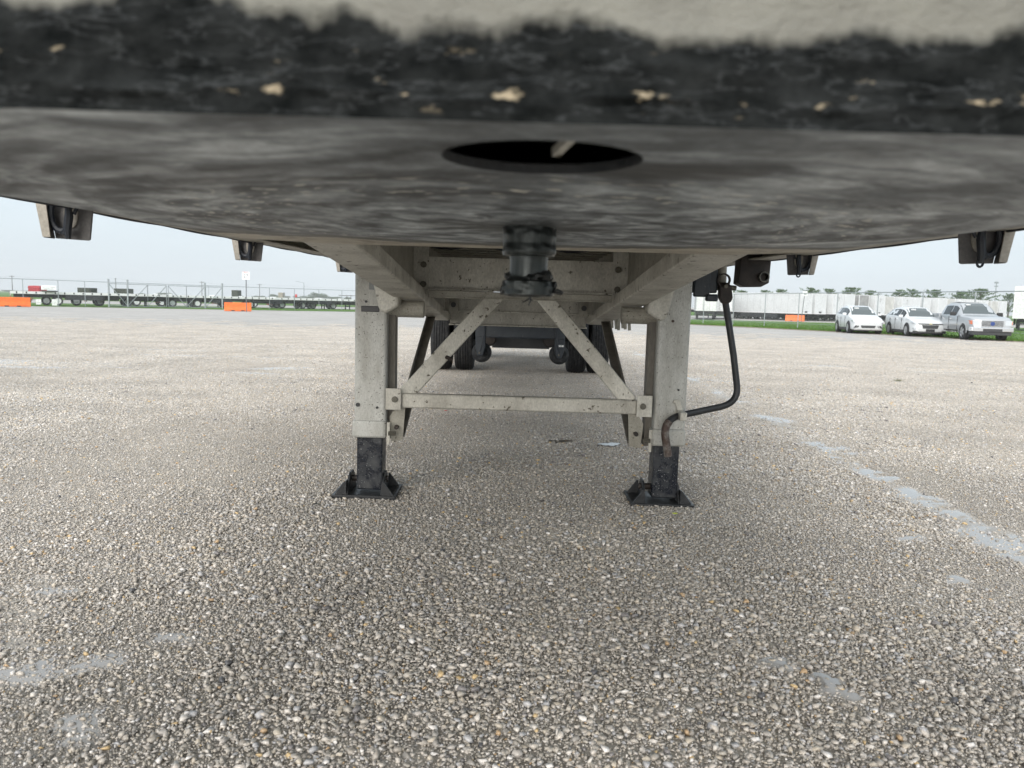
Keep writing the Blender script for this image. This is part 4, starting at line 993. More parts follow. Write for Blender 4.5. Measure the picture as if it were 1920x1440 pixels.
load('white_box', 127, 143, 554, 563, 91, .5, m_white, 'white toolbox under the flatbed deck left of the first crate', 'box')
load('mud_flap', 67, 77, 561, 571, 84, .03, m_white, 'square white mud flap near the leftmost orange barrier', 'mud flap')
load('mud_flap', 97, 107.5, 561, 573, 84, .03, m_white, 'taller white mud flap beside the white wheel on the left', 'mud flap')

# number signs
def sign(px, D, y0, y1, wd, txt, lb, lean=0, top=True):
    zt = W(px, y0, D).z; zb = W(px, y1, D).z; g = at(px, D); t = thing('number_sign', lb, 'sign', g)
    h = zt - zb; c_ = (zt + zb) / 2 - g.z
    part('pole', MB().tube([(lean, 0, 0), (0, 0, zt - g.z - .02)], .045, 8), flat('sign_pole', (.14,.15,.16), .5, .3), t)
    part('panel', MB().box(-wd/2, wd/2, -.07, -.05, c_ - h/2, c_ + h/2), flat('sign_white', (.80,.82,.84), .4), t)
    if txt: text(txt, h * .62, (0, -.075, c_ - h * .08), m_ink, t, 'number', bold=.006)
    if top:
        part('red_band', MB().box(-wd/2 + .03, wd/2 - .10, -.078, -.071, c_ + h*.40, c_ + h*.48), flat('faded_red', (.55,.25,.25)), t)
        text('ROW', h * .16, (0, -.075, c_ + h * .31), m_ink, t, 'caption')
    return t
sign(462, 75, 509.5, 524, .70, '27', 'white square sign reading 27 on a tall grey pole')
sign(-5, 72, 489, 506, .72, '', 'blank edge of a white sign cut by the left border of the photo', top=False)
sign(1508, 100, 546, 555, .62, '20', 'small white number sign on a leaning pole before the box trailers', lean=-.28, top=False)

# utility poles, wires, street lights
m_wood = flat('pole_wood', (.09,.085,.08), .8)
tops = []
for px, y0, D, arm in ((-90, 513, 430, 1), (24.5, 516.5, 430, 1), (218, 521, 440, 0), (379, 527.5, 450, 1), (487, 532, 460, 1), (800, 540, 480, 1)):
    g = at(px, D); zt = W(px, y0, D).z - g.z; t = thing('utility_pole', 'x', 'pole', g, 0, 'wooden utility poles on the skyline')
    part('pole', MB().tube([(0,0,0), (0,0,zt)], [.24, .16], 8), m_wood, t)
    part('crossarm', MB().box(-1.4 if arm else -.5, 1.4 if arm else .5, -.08, .08, zt - .7, zt - .5), m_wood, t)
    for q_ in (-1.2, 0, 1.2): part('insulator', MB().cyl((q_ * (1 if arm else .35), 0, zt - .5), (q_ * (1 if arm else .35), 0, zt - .25), .09, 6), m_galv, t)
    tops.append((g + Vector((0, 0, zt - .3)), t))
for (_, t), lb in zip(tops, ('wooden utility pole just outside the left border', 'wooden utility pole with crossarm furthest left on the skyline', 'slim utility pole rising behind the second dark green crate', 'utility pole behind the right part of the double gate', 'utility pole right of the number 27 sign', 'utility pole hidden behind the trailer legs')): t['label'] = lb
for k in range(len(tops) - 1):
    a, b_ = tops[k][0], tops[k + 1][0]
    pts_ = [a.lerp(b_, i / 12) - Vector((0, 0, 1.1 * 4 * (i / 12) * (1 - i / 12))) for i in range(13)]
    o = link('power_line', MB().tube(pts_, .035, 4).mesh('power_line', flat('cable', (.2,.22,.24)))); tag(o, 'thin sagging power line, span %s' % ('left of the first pole', 'between the first pole and the pole behind the crate', 'between the crate pole and the gate pole', 'between the gate pole and the pole by the sign', 'running right from the pole by the sign')[k], 'power line', 'power line spans')
def lamp(px, y0, D, arm, lb):
    g = at(px, D); zt = W(px, y0, D).z - g.z; t = thing('street_lamp', lb, 'street lamp', g, 0, 'street lamps beyond the left fence')
    part('pole', MB().tube([(0,0,0), (0,0,zt)], [.16, .10], 8), m_galv, t)
    part('arm', MB().tube([(0,0,zt - .1), (arm, 0, zt + .35)], .06, 6), m_galv, t)
    part('lamp_head', MB().box(min(arm, arm*1.25), max(arm, arm*1.25), -.15, .15, zt + .28, zt + .42), m_galv, t)
lamp(570, 530, 300, -2.6, 'tall grey street lamp with long arm left of the distant trees'); lamp(391.5, 536, 420, -3, 'small distant street lamp behind the gate')
g = at(654, 380); t = thing('pylon', 'distant double pole frame beside the left landing leg', 'pylon', g); zt = W(654, 553, 380).z - g.z
part('pole', MB().tube([(-1, 0, 0), (-1, 0, zt)], .15, 6).tube([(1, 0, 0), (1, 0, zt)], .15, 6), m_wood, t); part('crossarm', MB().box(-5, 5, -.1, .1, zt - .5, zt - .2), m_wood, t)
g = at(1865, 260); t = thing('light_mast', 'slim floodlight mast behind the pines at right', 'mast', g); zt = W(1865, 531, 260).z - g.z
part('pole', MB().tube([(0,0,0), (0,0,zt)], .15, 8), m_galv, t); part('lamp_bank', MB().box(-.6, .6, -.2, .2, zt - .1, zt + .5).box(-.45, .45, -.25, .25, zt - 1.2, zt - .8), m_galv, t)
# small red flag
g = W(557, 554, 113); t = thing('flag', 'small red flag on a load behind the left fence', 'flag', (g.x, g.y, W(557, 562, 113).z)); part('staff', MB().tube([(0,0,-.3),(0,0,.8)], .02, 5), m_dark, t); part('cloth', MB().box(-.30, 0, -.01, .01, .35, .8), m_red, t)

# box trailers on the right (local: nose at y=0 facing -y, rear at +y)
def far_box(front_mat, mark=''):
    t = thing('box_trailer', 'x', 'trailer')
    b0, h_ = 1.18, 4.12
    part('body', MB().box(-1.29, 1.29, 0, 16.0, b0, h_), front_mat, t, bevel=.05)
    part('top_rail', MB().box(-1.30, 1.30, -.01, 16.01, h_ - .06, h_ + .02), m_alu2, t)
    part('bottom_rail', MB().box(-1.305, 1.305, -.012, 16.01, b0 - .05, b0 + .13), m_alu2, t)
    part('corner_post', MB().box(-1.31, -1.20, -.02, .05, b0, h_).box(1.20, 1.31, -.02, .05, b0, h_), m_alu2, t)
    sp_ = MB()
    for k in range(12): sp_.box(-1.297, 1.297, .9 + k * 1.25, .915 + k * 1.25, b0 + .1, h_ - .05)
    part('side_seam', sp_, m_greypaint, t, kind='stuff')
    part('undercarriage', MB().box(-.5, .5, .4, 15.8, .95, b0 - .06).box(-1.1, 1.1, 12.2, 15.6, .7, b0 - .06), m_dark, t)
    part('gladhand_box', MB().box(-.25, .25, -.05, -.012, b0 + .12, b0 + .34), m_blk, t)
    part('landing_leg', MB().box(-.85, -.7, 2.6, 2.75, .05, 1.2).box(.7, .85, 2.6, 2.75, .05, 1.2).box(-.7, .7, 2.65, 2.7, .5, .58), m_dark, t)
    part('side_skirt', MB().box(-1.27, -1.24, 4, 11, .45, b0 - .06).box(1.24, 1.27, 4, 11, .45, b0 - .06), m_dark, t)
    for y in (12.6, 13.9):
        for x in (-1.08, 1.08): put_wheel(big, (x, y, .51), t)
    d_ = MB().box(-1.2, -.02, 16.0, 16.04, b0, h_ - .12).box(.02, 1.2, 16.0, 16.04, b0, h_ - .12)
    part('rear_door', d_, front_mat, t)
    part('lock_rod', MB().box(-.45, -.42, 16.04, 16.09, b0, h_ - .1).box(.42, .45, 16.04, 16.09, b0, h_ - .1), m_greypaint, t)
    part('rear_bumper', MB().box(-1.1, 1.1, 15.95, 16.0, .5, .62).box(-.7, -.62, 15.9, 16, .6, b0).box(.62, .7, 15.9, 16, .6, b0), m_dark, t)
    return t
protoA = far_box(m_white); protoB = far_box(m_dirtywhite); protoC = far_box(m_greypaint)
LOS = math.atan2(W(1510, 570, 100).x, 100)
base = Vector(XY(1512, 112)); hdg = R(32.7)
u_row = Vector((math.cos(hdg), math.sin(hdg)))
kinds = 'AAAACABAAAABAAABA'
usedp = set()
desc = {0: 'white box trailer showing its whole long side, leftmost of the slanting row', 1: 'white box trailer second in the row, just right of the long sided one', 2: 'white box trailer third in the row, behind the fence left of the first small car', 3: 'white box trailer fourth in the row, above the nose of the first white car',
        4: 'grey weathered box trailer, darkest one in the row of white trailers', 5: 'white box trailer directly right of the grey weathered one', 6: 'off white box trailer above the gap between the two white cars', 7: 'white box trailer rising above the left end of the second white car', 8: 'white box trailer above the roof of the second white car', 9: 'white box trailer just right of the second white car roof',
        10: 'white box trailer above the pickup bed', 11: 'off white box trailer above the pickup rear window', 12: 'white box trailer above the pickup cab', 13: 'white box trailer above the pickup bonnet', 14: 'white box trailer above the pickup front fender', 15: 'off white box trailer near the right edge of the row', 16: 'white box trailer last in the row at the right'}
for i in range(17):
    K = kinds[i]; pr = {'A': protoA, 'B': protoB, 'C': protoC}[K]
    t = pr if K not in usedp else copy_tree(pr); usedp.add(K)
    p = base + u_row * (3.55 * i) + Vector((0, 0))
    p = p + Vector((math.sin(hdg), -math.cos(hdg))) * (random.uniform(-.5, .5) if i else 0)
    t.location = (p.x, p.y, gz(p.x, p.y) + random.uniform(-.1, .05)); t.rotation_euler = (0, 0, hdg); t['label'] = desc[i]; t['group'] = 'box trailers in a slanting row beyond the right fence'
    if i in (2, 5, 7): text('7', .9, (0.1, -.03, 3.3), m_greypaint, t, 'faded_mark')
for px, D, rz, lb in ((1318, 118, 180 - 12, 'white box trailer showing its rear doors beside the right landing leg'), (1352, 124, 180 - 14, 'white box trailer partly hidden behind the crank handle'), (1932, 72, -34, 'nearest white box trailer cut by the right border')):
    t = copy_tree(protoA); t.location = at(px, D, .03); t.rotation_euler = (0, 0, R(rz)); t['label'] = lb; t['group'] = 'box trailers beyond the right fence'
# dark flatbed glimpsed beyond the right beam
t = copy_tree(proto); t.location = at(1150, 120, .03); t.rotation_euler = (0, 0, -R(75)); t['label'] = 'dark flatbed trailer glimpsed between the right beam and the right leg'; t['group'] = 'flatbed trailers parked behind the fences'

# ---- trees
def leafmat(name, c1, c2):
    m, n, l, b = newmat(name)
    a = n.new('ShaderNodeNewGeometry'); cr_ = n.new('ShaderNodeValToRGB'); cr_.color_ramp.elements[0].color = rgb(c1); cr_.color_ramp.elements[1].color = rgb(c2)
    l.new(a.outputs['Random Per Island'], cr_.inputs[0]); l.new(cr_.outputs[0], b.inputs['Base Color']); b.inputs['Roughness'].default_value = .8; b.inputs['Specular IOR Level'].default_value = .2
    return m
m_pine = leafmat('pine_needles', (.04,.085,.035), (.13,.20,.085)); m_leaf = leafmat('far_foliage', (.04,.08,.035), (.11,.16,.07))
m_bark = flat('bark', (.10,.08,.065), .9)
def pine_mesh(seed, h, rad):
    r_ = random.Random(seed); V = []; Fc = []
    nb_ = 36
    for k in range(nb_):
        f = k / nb_; z0 = h * (.30 + .68 * f); a = k * 2.4 + r_.uniform(-.4, .4); Lb = rad * (1.0 - f ** 3.2) * r_.uniform(.5, 1.3) + .2; up = r_.uniform(.25, .7)
        for j in range(62):
            t_ = r_.random() ** .6; x = math.cos(a) * Lb * t_ + r_.gauss(0, .15); y = math.sin(a) * Lb * t_ + r_.gauss(0, .15); z = z0 + up * Lb * t_ + r_.gauss(0, .09)
            s_ = r_.uniform(.10, .24); d1 = Vector((r_.gauss(0,1), r_.gauss(0,1), r_.gauss(0,1))).normalized() * s_; d2 = Vector((math.cos(a)*.4 + r_.gauss(0,.5), math.sin(a)*.4 + r_.gauss(0,.5), .7)).normalized() * s_ * 1.7
            o_ = len(V); V += [(x - d1.x*.5, y - d1.y*.5, z - d1.z*.5), (x + d1.x*.5, y + d1.y*.5, z + d1.z*.5), (x + d2.x, y + d2.y, z + d2.z)]; Fc.append((o_, o_+1, o_+2))
    c = MB().add(V, Fc).mesh('crown', m_pine)
    tr_ = MB().tube([(0,0,0), (.05,0,h*.5), (0,.05,h*.95)], [.18, .12, .04], 8)
    for k in range(0, nb_, 3):
        f = k / nb_; z0 = h * (.30 + .68 * f); a = k * 2.4; Lb = rad * (1.0 - f ** 1.8) * .7 + .1; tr_.tube([(0,0,z0), (math.cos(a)*Lb, math.sin(a)*Lb, z0 + .4*Lb)], [.05,.015], 5)
    return c, tr_.mesh('trunk', m_bark)
pms = [pine_mesh(k, 7.2, 2.3) for k in range(5)]
def plant(name, meshes, loc, sc, rz, lb, cat, grp):
    t = thing(name, lb, cat, loc, rz, grp); t.scale = sc
    for nm, mm in zip(('crown', 'trunk'), meshes): link(nm, mm, t)
pines = [(1370, 539, 30), (1392, 538, 38), (1432, 537, 28), (1462, 535, 32), (1497, 545, 16), (1520, 532, 36), (1556, 534, 32), (1594, 530.5, 40), (1631, 537, 30), (1684, 536, 34), (1709, 534.5, 36), (1753, 535, 42), (1800, 537.5, 42), (1838, 532.5, 52), (1892, 543, 34), (1935, 536, 40)]
dl = ['leftmost pine behind the winch', 'pine just right of the leftmost, with drooping right side', 'pine between the winch and the smaller hook bracket', 'pine below the smaller right hook bracket', 'tiny pine tip above the number sign', 'pine right of the small number sign', 'spreading pine left of the first white car', 'pine above the first white car, leaning right', 'small pine above the right end of the first white car', 'left one of the close pair of pines above the second white car', 'right one of the close pair of pines above the second white car', 'dense dark pine above the gap left of the pickup', 'pine above the pickup cab', 'largest dark pine above the pickup bonnet', 'small pine left of the nearest box trailer', 'pine at the right border']
for k, ((px, yt, wpx), lb) in enumerate(zip(pines, dl)):
    D = 165 + 5 * math.sin(k * 2.3); g = at(px, D); zt = W(px, yt, D).z - g.z; sx_ = wpx * D / F / 4.0
    plant('pine_tree', pms[k % 5], g, (sx_, sx_, zt / 8.3), k * 1.1, lb, 'tree', 'pines behind the box trailers')
def round_tree(seed):
    r_ = random.Random(seed); V = []; Fc = []
    cl = [(r_.gauss(0, 1.6), r_.gauss(0, 1.6), 3.4 + r_.uniform(-1.2, 2.6), r_.uniform(1.0, 1.9)) for _ in range(11)]
    for cx_, cy_, cz_, cr_ in cl:
        for _ in range(230):
            u = Vector((r_.gauss(0,1), r_.gauss(0,1), r_.gauss(0,1))).normalized() * cr_ * r_.uniform(.6, 1.08); d1 = Vector((r_.gauss(0,1), r_.gauss(0,1), r_.gauss(0,1))) * .13; d2 = Vector((r_.gauss(0,1), r_.gauss(0,1), r_.gauss(0,1))) * .22
            c = Vector((cx_, cy_, cz_)) + u; o_ = len(V); V += [c - d1, c + d1, c + d2]; Fc.append((o_, o_+1, o_+2))
    tr_ = MB().tube([(0,0,0),(0,.1,3)], [.25,.15], 7)
    for cx_, cy_, cz_, cr_ in cl[:6]: tr_.tube([(0,.1,2.2), (cx_*.7, cy_*.7, cz_*.9)], [.12,.04], 5)
    return MB().add(V, Fc).mesh('crown', m_leaf), tr_.mesh('trunk', m_bark)
rms = [round_tree(k) for k in range(4)]
far_trees = [(18, 545.5, 24, 'round distant tree left of the red load'), (52, 547.5, 18, 'low distant tree behind the first fence post'), (178, 548, 16, 'round distant tree right of the first crate'), (266, 551, 18, 'distant tree behind the left gate leaf'), (308, 549, 20, 'distant tree behind the middle of the gate'), (452, 555, 8, 'tiny distant tree left of the number 27 pole'),
             (485, 554, 16, 'distant tree below the pole right of the sign'), (513, 552, 18, 'distant tree left of the tan bundle'), (530, 555, 22, 'distant tree behind the tan bundle'), (558, 557, 20, 'low distant tree left of the street lamp'), (578, 554, 22, 'distant tree right of the street lamp'), (592, 549, 22, 'tallest distant tree clump right of the street lamp'), (604, 553, 18, 'distant tree right of the tallest clump'), (618, 556, 20, 'low distant tree in the middle of the treeline'), (636, 556, 18, 'distant tree near the left landing leg'), (652, 557, 14, 'last distant tree beside the left landing leg')]
for k, (px, yt, wpx, lb) in enumerate(far_trees):
    D = 640 + 30 * math.sin(k * 1.7); g = at(px, D); zt = W(px, yt, D).z - g.z; s_ = wpx * D / F / 5.4
    plant('distant_tree', rms[k % 4], g, (s_, s_, max(zt, 2) / 6.9), k * 1.3, lb, 'tree', 'trees on the far skyline at left')
# ---------------------------------------------------------------- parked vehicles (local: front at y=0 facing -y)
m_carwhite = flat('white_car_paint', (.60,.62,.635), .25, 0, Coat_Weight=.6)
m_silver = flat('silver_blue_paint', (.42,.44,.46), .28, .4, Coat_Weight=.6)
m_glass = flat('tinted_glass', (.015,.018,.02), .12, 0, Specular_IOR_Level=.3)
m_glassf = flat('windscreen_glass', (.06,.08,.085), .05, 0, Specular_IOR_Level=.8)
m_clad = flat('black_cladding', (.035,.037,.04), .6)
m_chrome = flat('chrome', (.75,.76,.78), .12, .9)
m_lamp = flat('headlight_lens', (.62,.66,.70), .08, .3)
m_amber = flat('amber_lens', (.65,.16,.06), .2)
alloy = flat('alloy_rim', (.50,.52,.54), .3, .6)

def loft(st, seg=None):
    """st: (y, half_width, z_bottom, z_belt, z_top, half_width_roof). returns rings of points, right half mirrored"""
    rings = []
    for (y, w_, zb, zl, zt, wr) in st:
        hb = zl - zb
        half = [(w_ * .86, zb), (w_ * .97, zb + .10 * hb), (w_, zb + .38 * hb), (w_ * .985, zb + .72 * hb), (w_ * .955, zl), (wr + (w_ * .955 - wr) * .12, zt - (zt - zl) * .14), (wr * .90, zt - (zt - zl) * .03), (wr * .5, zt)]
        ring = [(x, y, z) for x, z in half] + [(-x, y, z) for x, z in half[::-1]]
        rings.append(ring)
    return rings
def loft_mesh(name, rings, m):
    n = len(rings[0]); V = [p for r in rings for p in r]; Fc = []
    for i in range(len(rings) - 1):
        for k in range(n): k2 = (k + 1) % n; Fc.append((i*n+k, i*n+k2, (i+1)*n+k2, (i+1)*n+k))
    Fc.append(tuple(range(n))); Fc.append(tuple(len(V) - 1 - k for k in range(n)))
    return MB().add(V, Fc).mesh(name, m)
def interp(r0, r1, t): return [tuple(a + (b_ - a) * t for a, b_ in zip(p, q_)) for p, q_ in zip(r0, r1)]
def ring_at(rings, y):
    for a, b_ in zip(rings, rings[1:]):
        if a[0][1] <= y <= b_[0][1] + 1e-6: return interp(a, b_, (y - a[0][1]) / (b_[0][1] - a[0][1]))
def quad_out(mb, P, off):
    P = [Vector(p) for p in P]; n_ = (P[1] - P[0]).cross(P[2] - P[0]).normalized()
    c = sum(P, Vector()) / len(P); ref = c - Vector((0, c.y, .9))
    if n_.dot(ref) < 0: n_ = -n_
    A = [p + n_ * off for p in P]; B = [p - n_ * .01 for p in P]; k = len(P)
    mb.add(A + B, [tuple(range(k)), tuple(range(2*k-1, k-1, -1))] + [(i, (i+1) % k, (i+1) % k + k, i + k) for i in range(k)])
def rtop(r, u):
    # point on the upper surface of a ring, u = -1..1 from edge to edge
    P = [Vector(r[k]) for k in (10, 9, 8, 7, 6, 5)]; x = u * P[-1].x
    for a, b_ in zip(P, P[1:]):
        if a.x - 1e-6 <= x <= b_.x + 1e-6: return a.lerp(b_, (x - a.x) / max(1e-6, b_.x - a.x))
    return P[0] if x < 0 else P[-1]
def side_window(rings, y0, y1, side, t0=.10, t1=.88):
    mb = MB(); a = ring_at(rings, y0); b_ = ring_at(rings, y1)
    i0, i1 = (4, 5) if side > 0 else (11, 10)
    def pt(r, t): return tuple(r[i0][k] + (r[i1][k] - r[i0][k]) * t for k in range(3))
    ym = (y0 + y1) / 2; c = ring_at(rings, ym)
    quad_out(mb, [pt(a, t0), pt(c, t0), pt(c, t1), pt(a, t1)], .008); quad_out(mb, [pt(c, t0), pt(b_, t0), pt(b_, t1), pt(c, t1)], .008)
    return mb
def mirror_part(root, s, y, z, x, m):
    mr_ = part('wing_mirror', MB().box(min(s*x, s*(x+.22)), max(s*x, s*(x+.22)), y - .06, y + .06, z, z + .15), m, root, bevel=.03); return mr_
def arches(root, yw, xw, r, zc, m):
    for s in (-1, 1):
        P = [(yw + r * math.cos(a), zc + r * math.sin(a)) for a in [R(q_) for q_ in range(-10, 191, 12)]]
        Q = [(yw + (r - .07) * math.cos(a), zc + (r - .07) * math.sin(a)) for a in [R(q_) for q_ in range(190, -11, -12)]]
        part('wheel_arch', MB().prism(P + Q, min(s*xw, s*(xw+.018)), max(s*xw, s*(xw+.018)), axis='x'), m, root)
        part('wheel_well', MB().prism([(yw + (r - .06) * math.cos(a), zc + (r - .06) * math.sin(a)) for a in [R(q_) for q_ in range(0, 360, 15)]], min(s*(xw-.2), s*(xw+.006)), max(s*(xw-.2), s*(xw+.006)), axis='x'), m_blk, root)
def wheels(root, ys, x, r, wd, rm):
    ms = wheel_mesh(r, wd, rm)
    spk = MB()
    for k in range(5):
        a = 2 * math.pi * k / 5
        for s in (-1, 1): spk.beam((s*wd*.46, .05*r*math.cos(a), .05*r*math.sin(a)), (s*wd*.46, .58*r*math.cos(a), .58*r*math.sin(a)), .09, .02, up=(1, 0, 0))
    sm = spk.mesh('spokes', rm)
    for y in ys:
        for s in (-1, 1): wh = put_wheel(ms, (s * x, y, r), root); link('spokes', sm, wh)
def doors(root, rings, ys, x_m, z0, z1, m):
    mb = MB()
    for y in ys:
        for s in (-1, 1):
            rg = ring_at(rings, y); w_ = abs(rg[2][0]); mb.box(min(s*(w_-.02), s*(w_+.003)), max(s*(w_-.02), s*(w_+.003)), y - .006, y + .006, z0, z1)
    part('door_seam', mb, m_blk, root)
def handles(root, rings, ys, z, m):
    for y in ys:
        for s in (-1, 1):
            rg = ring_at(rings, y); w_ = abs(rg[3][0]); part('door_handle', MB().box(min(s*(w_-.02), s*(w_+.035)), max(s*(w_-.02), s*(w_+.035)), y - .09, y + .09, z, z + .035), m, root, bevel=.01)

def suv(name, lb, st, L_, wb, kind):
    root = thing(name, lb, 'car'); rings = loft(st)
    body = part('body', loft_mesh('body', rings, m_carwhite), None, root, smooth=True)
    # windscreen
    cow = ring_at(rings, WS[kind][0]); rf = ring_at(rings, WS[kind][1])
    def wpt(r, f, u): # across the ring top
        A = Vector(r[5]).lerp(Vector(r[10]), .5 + .5 * u * .86); return A
    P0, P1 = ring_at(rings, WS[kind][0]), ring_at(rings, WS[kind][1])
    def top(r, u): z = max(p[2] for p in r); w5 = r[5][0]; return Vector((u * w5 * .97, r[0][1], z - abs(u) ** 3 * (z - r[5][2]) * .9))
    ws = MB(); US = [-.95, -.6, -.2, .2, .6, .95]
    ysw = [WS[kind][0]] + [q_[0] for q_ in st if WS[kind][0] + .05 < q_[0] < WS[kind][1] - .05] + [WS[kind][1]]
    for y0, y1 in zip(ysw, ysw[1:]):
        A_, B_ = ring_at(rings, y0), ring_at(rings, y1)
        for a, b_ in zip(US, US[1:]): quad_out(ws, [rtop(A_, a), rtop(A_, b_), rtop(B_, b_), rtop(B_, a)], .010)
    part('windscreen', ws, m_glassf, root)
    sk = Vector(top(P0, -.45)).lerp(top(P1, -.45), .75)
    part('price_sticker', MB().box(sk.x - .13, sk.x + .13, sk.y - .04, sk.y - .02, sk.z - .0, sk.z + .08), m_white, root)
    for s in (-1, 1):
        for y0, y1 in WIN[kind]: part('side_window', side_window(rings, y0, y1, s), m_glass, root)
        mirror_part(root, s, WS[kind][0] + .42, WS[kind][2], .90, m_carwhite)
    wx = .80
    arches(root, wb[0], .905, .42, .35, m_clad); arches(root, wb[1], .905, .42, .35, m_clad)
    wheels(root, wb, .835, .355, .24, alloy)
    part('sill', MB().box(-.905, .905, wb[0] + .4, wb[1] - .4, .20, .36), m_clad, root, bevel=.02)
    doors(root, rings, (1.75, 2.75, 3.6), .9, .40, 1.0, m_blk); handles(root, rings, (2.55, 3.45), .93, m_carwhite if kind == 'a' else m_chrome)
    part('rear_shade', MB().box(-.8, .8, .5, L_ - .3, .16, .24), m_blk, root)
    if kind == 'a':
        part('grille', MB().prism([(-.42, .50), (.42, .50), (.36, .36), (-.36, .36)], -.035, .3), m_clad, root, bevel=.01)
        part('upper_grille', MB().prism([(-.46, .72), (.46, .72), (.42, .66), (-.42, .66)], -.012, .3), m_chrome, root)
        part('emblem', MB().lathe([(0, -.01), (.07, -.01), (.07, .02)], (0, -.01, .70), 'y', 16), m_chrome, root)
        for s in (-1, 1):
            part('headlight', MB().prism([(s*.50, .74), (s*.50, .67), (s*.66, .63), (s*.86, .70), (s*.88, .80), (s*.72, .79)], .04, .45), m_lamp, root, bevel=.01)
            part('fog_recess', MB().prism([(s*.50, .48), (s*.56, .36), (s*.80, .36), (s*.70, .50)], .0, .3), m_clad, root)
        part('lower_lip', MB().box(-.80, .80, .0, .35, .22, .31), m_greypaint, root, bevel=.03)
    else:
        part('grille', MB().prism([(-.44, .66), (.44, .66), (.38, .46), (-.38, .46)], -.02, .3), m_clad, root, bevel=.01)
        part('grille_bar', MB().prism([(-.66, .735), (.66, .735), (.60, .69), (-.60, .69)], -.025, .3), m_blk, root)
        part('chrome_strip', MB().box(-.62, .62, -.035, .1, .735, .75), m_chrome, root)
        part('emblem', MB().prism([(-.08, .725), (-.03, .74), (-.03, .76), (.03, .76), (.03, .74), (.08, .725), (.08, .70), (.03, .69), (-.03, .69), (-.08, .70)], -.045, -.02), flat('gold_emblem', (.55,.48,.25), .3, .6), root)
        for s in (-1, 1):
            part('headlight', MB().prism([(s*.58, .78), (s*.56, .72), (s*.72, .68), (s*.90, .76), (s*.90, .84), (s*.76, .80)], .03, .45), m_lamp, root, bevel=.01)
            part('fog_lamp', MB().prism([(s*.64, .46), (s*.68, .40), (s*.86, .42), (s*.86, .50)], .02, .3), m_lamp, root)
        part('number_plate', MB().box(-.22, .22, -.05, 0, .30, .44), m_blk, root)
        part('lower_lip', MB().box(-.84, .84, .0, .4, .20, .34), m_clad, root, bevel=.03)
    return root
WS = {'a': (1.12, 1.92, 1.08), 'b': (1.22, 2.0, 1.04)}
WIN = {'a': ((1.50, 2.15), (2.22, 3.05), (3.12, 3.85)), 'b': ((1.60, 2.25), (2.32, 3.15), (3.22, 4.1))}
stA = [(0, .66, .30, .66, .74, .45), (.05, .76, .24, .74, .80, .55), (.22, .87, .22, .84, .90, .66), (.6, .905, .22, .93, 1.00, .72), (1.05, .915, .22, 1.01, 1.09, .72), (1.20, .915, .22, 1.03, 1.16, .70), (1.55, .92, .22, 1.05, 1.42, .64), (1.95, .92, .22, 1.06, 1.62, .60), (2.6, .92, .22, 1.08, 1.68, .60), (3.4, .92, .22, 1.11, 1.67, .59), (4.0, .91, .22, 1.14, 1.60, .57), (4.35, .88, .26, 1.15, 1.32, .60), (4.5, .82, .34, 1.0, 1.08, .62)]
stB = [(0, .68, .28, .64, .72, .45), (.05, .78, .22, .74, .80, .55), (.25, .885, .20, .84, .90, .66), (.7, .915, .20, .94, 1.0, .72), (1.12, .92, .20, 1.0, 1.07, .72), (1.30, .92, .20, 1.02, 1.14, .70), (1.65, .92, .20, 1.04, 1.40, .64), (2.05, .92, .20, 1.06, 1.60, .60), (2.7, .92, .20, 1.08, 1.66, .60), (3.5, .92, .20, 1.12, 1.63, .58), (4.15, .91, .20, 1.16, 1.54, .55), (4.5, .88, .26, 1.14, 1.28, .58), (4.65, .82, .34, 1.0, 1.08, .62)]
c1 = suv('parked_car', 'white compact SUV with black lower grille, leftmost of the three parked vehicles', stA, 4.5, (.88, 3.57), 'a')
c2 = suv('parked_car', 'white SUV with dark number plate and gold emblem, middle of the three parked vehicles', stB, 4.65, (.92, 3.65), 'b')

# pickup
tk = thing('pickup_truck', 'silver crew cab pickup with chrome barred grille and white roof, rightmost of the parked vehicles', 'pickup')
stT = [(0, .86, .48, 1.00, 1.06, .70), (.06, .93, .44, 1.06, 1.12, .78), (.3, .985, .42, 1.12, 1.19, .84), (.9, .995, .42, 1.15, 1.23, .84), (1.42, 1.0, .42, 1.18, 1.27, .82), (1.60, 1.0, .42, 1.19, 1.36, .80), (2.0, 1.0, .42, 1.20, 1.72, .72), (2.35, 1.0, .42, 1.20, 1.90, .68), (3.0, 1.0, .42, 1.21, 1.94, .68), (3.7, 1.0, .42, 1.21, 1.92, .67), (4.02, 1.0, .42, 1.21, 1.84, .68), (4.10, 1.0, .42, 1.20, 1.28, .80)]
rT = loft(stT); part('cab', loft_mesh('cab', rT, m_silver), None, tk, smooth=True)
part('roof_skin', MB().box(-.62, .62, 2.45, 3.75, 1.93, 1.955), m_carwhite, tk, bevel=.02)
bed = MB().box(-1.0, -.93, 4.14, 5.9, .55, 1.33).box(.93, 1.0, 4.14, 5.9, .55, 1.33).box(-.93, .93, 4.14, 4.2, .55, 1.33).box(-.93, .93, 5.84, 5.9, .55, 1.33).box(-.93, .93, 4.2, 5.84, .7, .78)
part('bed', bed, m_silver, tk, bevel=.02)
P0, P1 = ring_at(rT, 1.52), ring_at(rT, 2.28); ws = MB()
def topT(r, u): z = max(p[2] for p in r); return Vector((u * r[5][0] * .97, r[0][1], z - abs(u) ** 3 * (z - r[5][2]) * .9))
for y0, y1 in ((1.56, 1.60), (1.60, 2.0), (2.0, 2.28)):
    A_, B_ = ring_at(rT, y0), ring_at(rT, y1)
    for a, b_ in zip([-.95, -.5, 0, .5], [-.5, 0, .5, .95]): quad_out(ws, [rtop(A_, a), rtop(A_, b_), rtop(B_, b_), rtop(B_, a)], .010)
part('windscreen', ws, m_glassf, tk)
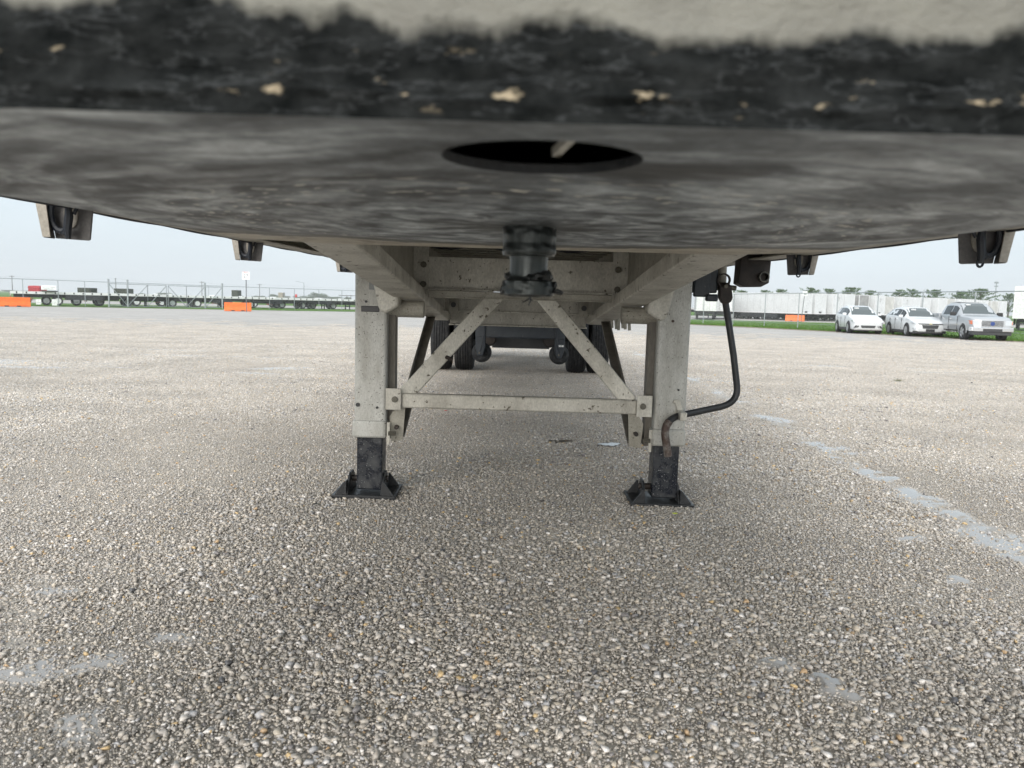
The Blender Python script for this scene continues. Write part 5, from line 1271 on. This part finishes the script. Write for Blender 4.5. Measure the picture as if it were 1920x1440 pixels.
part('price_sticker', MB().box(-.52, -.28, 2.00, 2.02, 1.78, 1.84), m_white, tk)
for s in (-1, 1):
    for y0, y1 in ((2.05, 2.75), (2.85, 3.75)): part('side_window', side_window(rT, y0, y1, s), m_glass, tk)
    part('wing_mirror', MB().box(min(s*1.0, s*1.28), max(s*1.0, s*1.28), 1.86, 1.98, 1.22, 1.42), m_blk, tk, bevel=.03)
    hl = part('headlight', MB().prism([(s*.60, 1.0), (s*.60, .76), (s*.90, .76), (s*.93, 1.02)], -.012, .45), m_lamp, tk, bevel=.015)
    part('turn_lens', MB().box(min(s*.86, s*.965), max(s*.86, s*.965), .05, .40, .82, 1.0), m_amber, hl)
    part('fog_lamp', MB().lathe([(0, -.09), (.06, -.09), (.06, 0)], (s*.70, 0, .56), 'y', 16), m_blk, tk)
    part('running_board', MB().box(min(s*.98, s*1.08), max(s*.98, s*1.08), 1.6, 4.1, .36, .41), m_chrome, tk, bevel=.01)
gl = part('grille', MB().prism([(-.56, 1.04), (.56, 1.04), (.56, .72), (.50, .68), (-.50, .68), (-.56, .72)], -.03, .2), m_chrome, tk, bevel=.015)
part('grille_opening', MB().box(-.50, .50, -.036, -.02, .72, 1.0), m_clad, gl)
for k in range(6): part('grille_bar', MB().box(-.50, .50, -.05, -.03, .735 + k * .045, .752 + k * .045), m_chrome, gl)
part('emblem', MB().lathe([(0, -.01), (.10, -.01), (.11, .02)], (0, -.055, .86), 'y', 20), flat('blue_emblem', (.02,.05,.20), .3), gl)
part('front_bumper', MB().box(-.98, .98, -.10, .25, .46, .68), m_chrome, tk, bevel=.03)
part('bumper_insert', MB().box(-.45, .45, -.107, -.05, .47, .60), m_clad, tk)
part('lower_valance', MB().box(-.93, .93, -.02, .4, .28, .46), m_clad, tk, bevel=.02)
arches(tk, .95, .985, .50, .42, m_silver); arches(tk, 4.75, .985, .50, .42, m_silver)
wheels(tk, (.95, 4.75), .88, .41, .28, alloy)
doors(tk, rT, (1.7, 2.8, 3.85), 1, .5, 1.2, m_blk); handles(tk, rT, (2.62, 3.6), 1.05, m_chrome)
part('chassis', MB().box(-.6, .6, .4, 5.8, .35, .5), m_blk, tk)
for t, px, D, hd in ((c1, 1631, 45.8, -9.5), (c2, 1748, 42.5, -7.0), (tk, 1864, 38.8, -8.5)):
    t.location = at(px, D); t.rotation_euler = (0, 0, R(hd))
# ---------------------------------------------------------------- thin damp air over the whole place
hz = link('haze', MB().box(-900, 900, -70, 900, -3, 30).mesh('haze')); hz['kind'] = 'stuff'; hz['label'] = 'thin damp haze over the whole lot'; hz['category'] = 'haze'
m = bpy.data.materials.new('haze_air'); m.use_nodes = True; n = m.node_tree.nodes; n.clear()
v = n.new('ShaderNodeVolumePrincipled'); v.inputs['Color'].default_value = (.97,.985,1,1); v.inputs['Density'].default_value = .0005; v.inputs['Anisotropy'].default_value = .0
oo = n.new('ShaderNodeOutputMaterial'); m.node_tree.links.new(v.outputs[0], oo.inputs['Volume']); hz.data.materials.append(m)
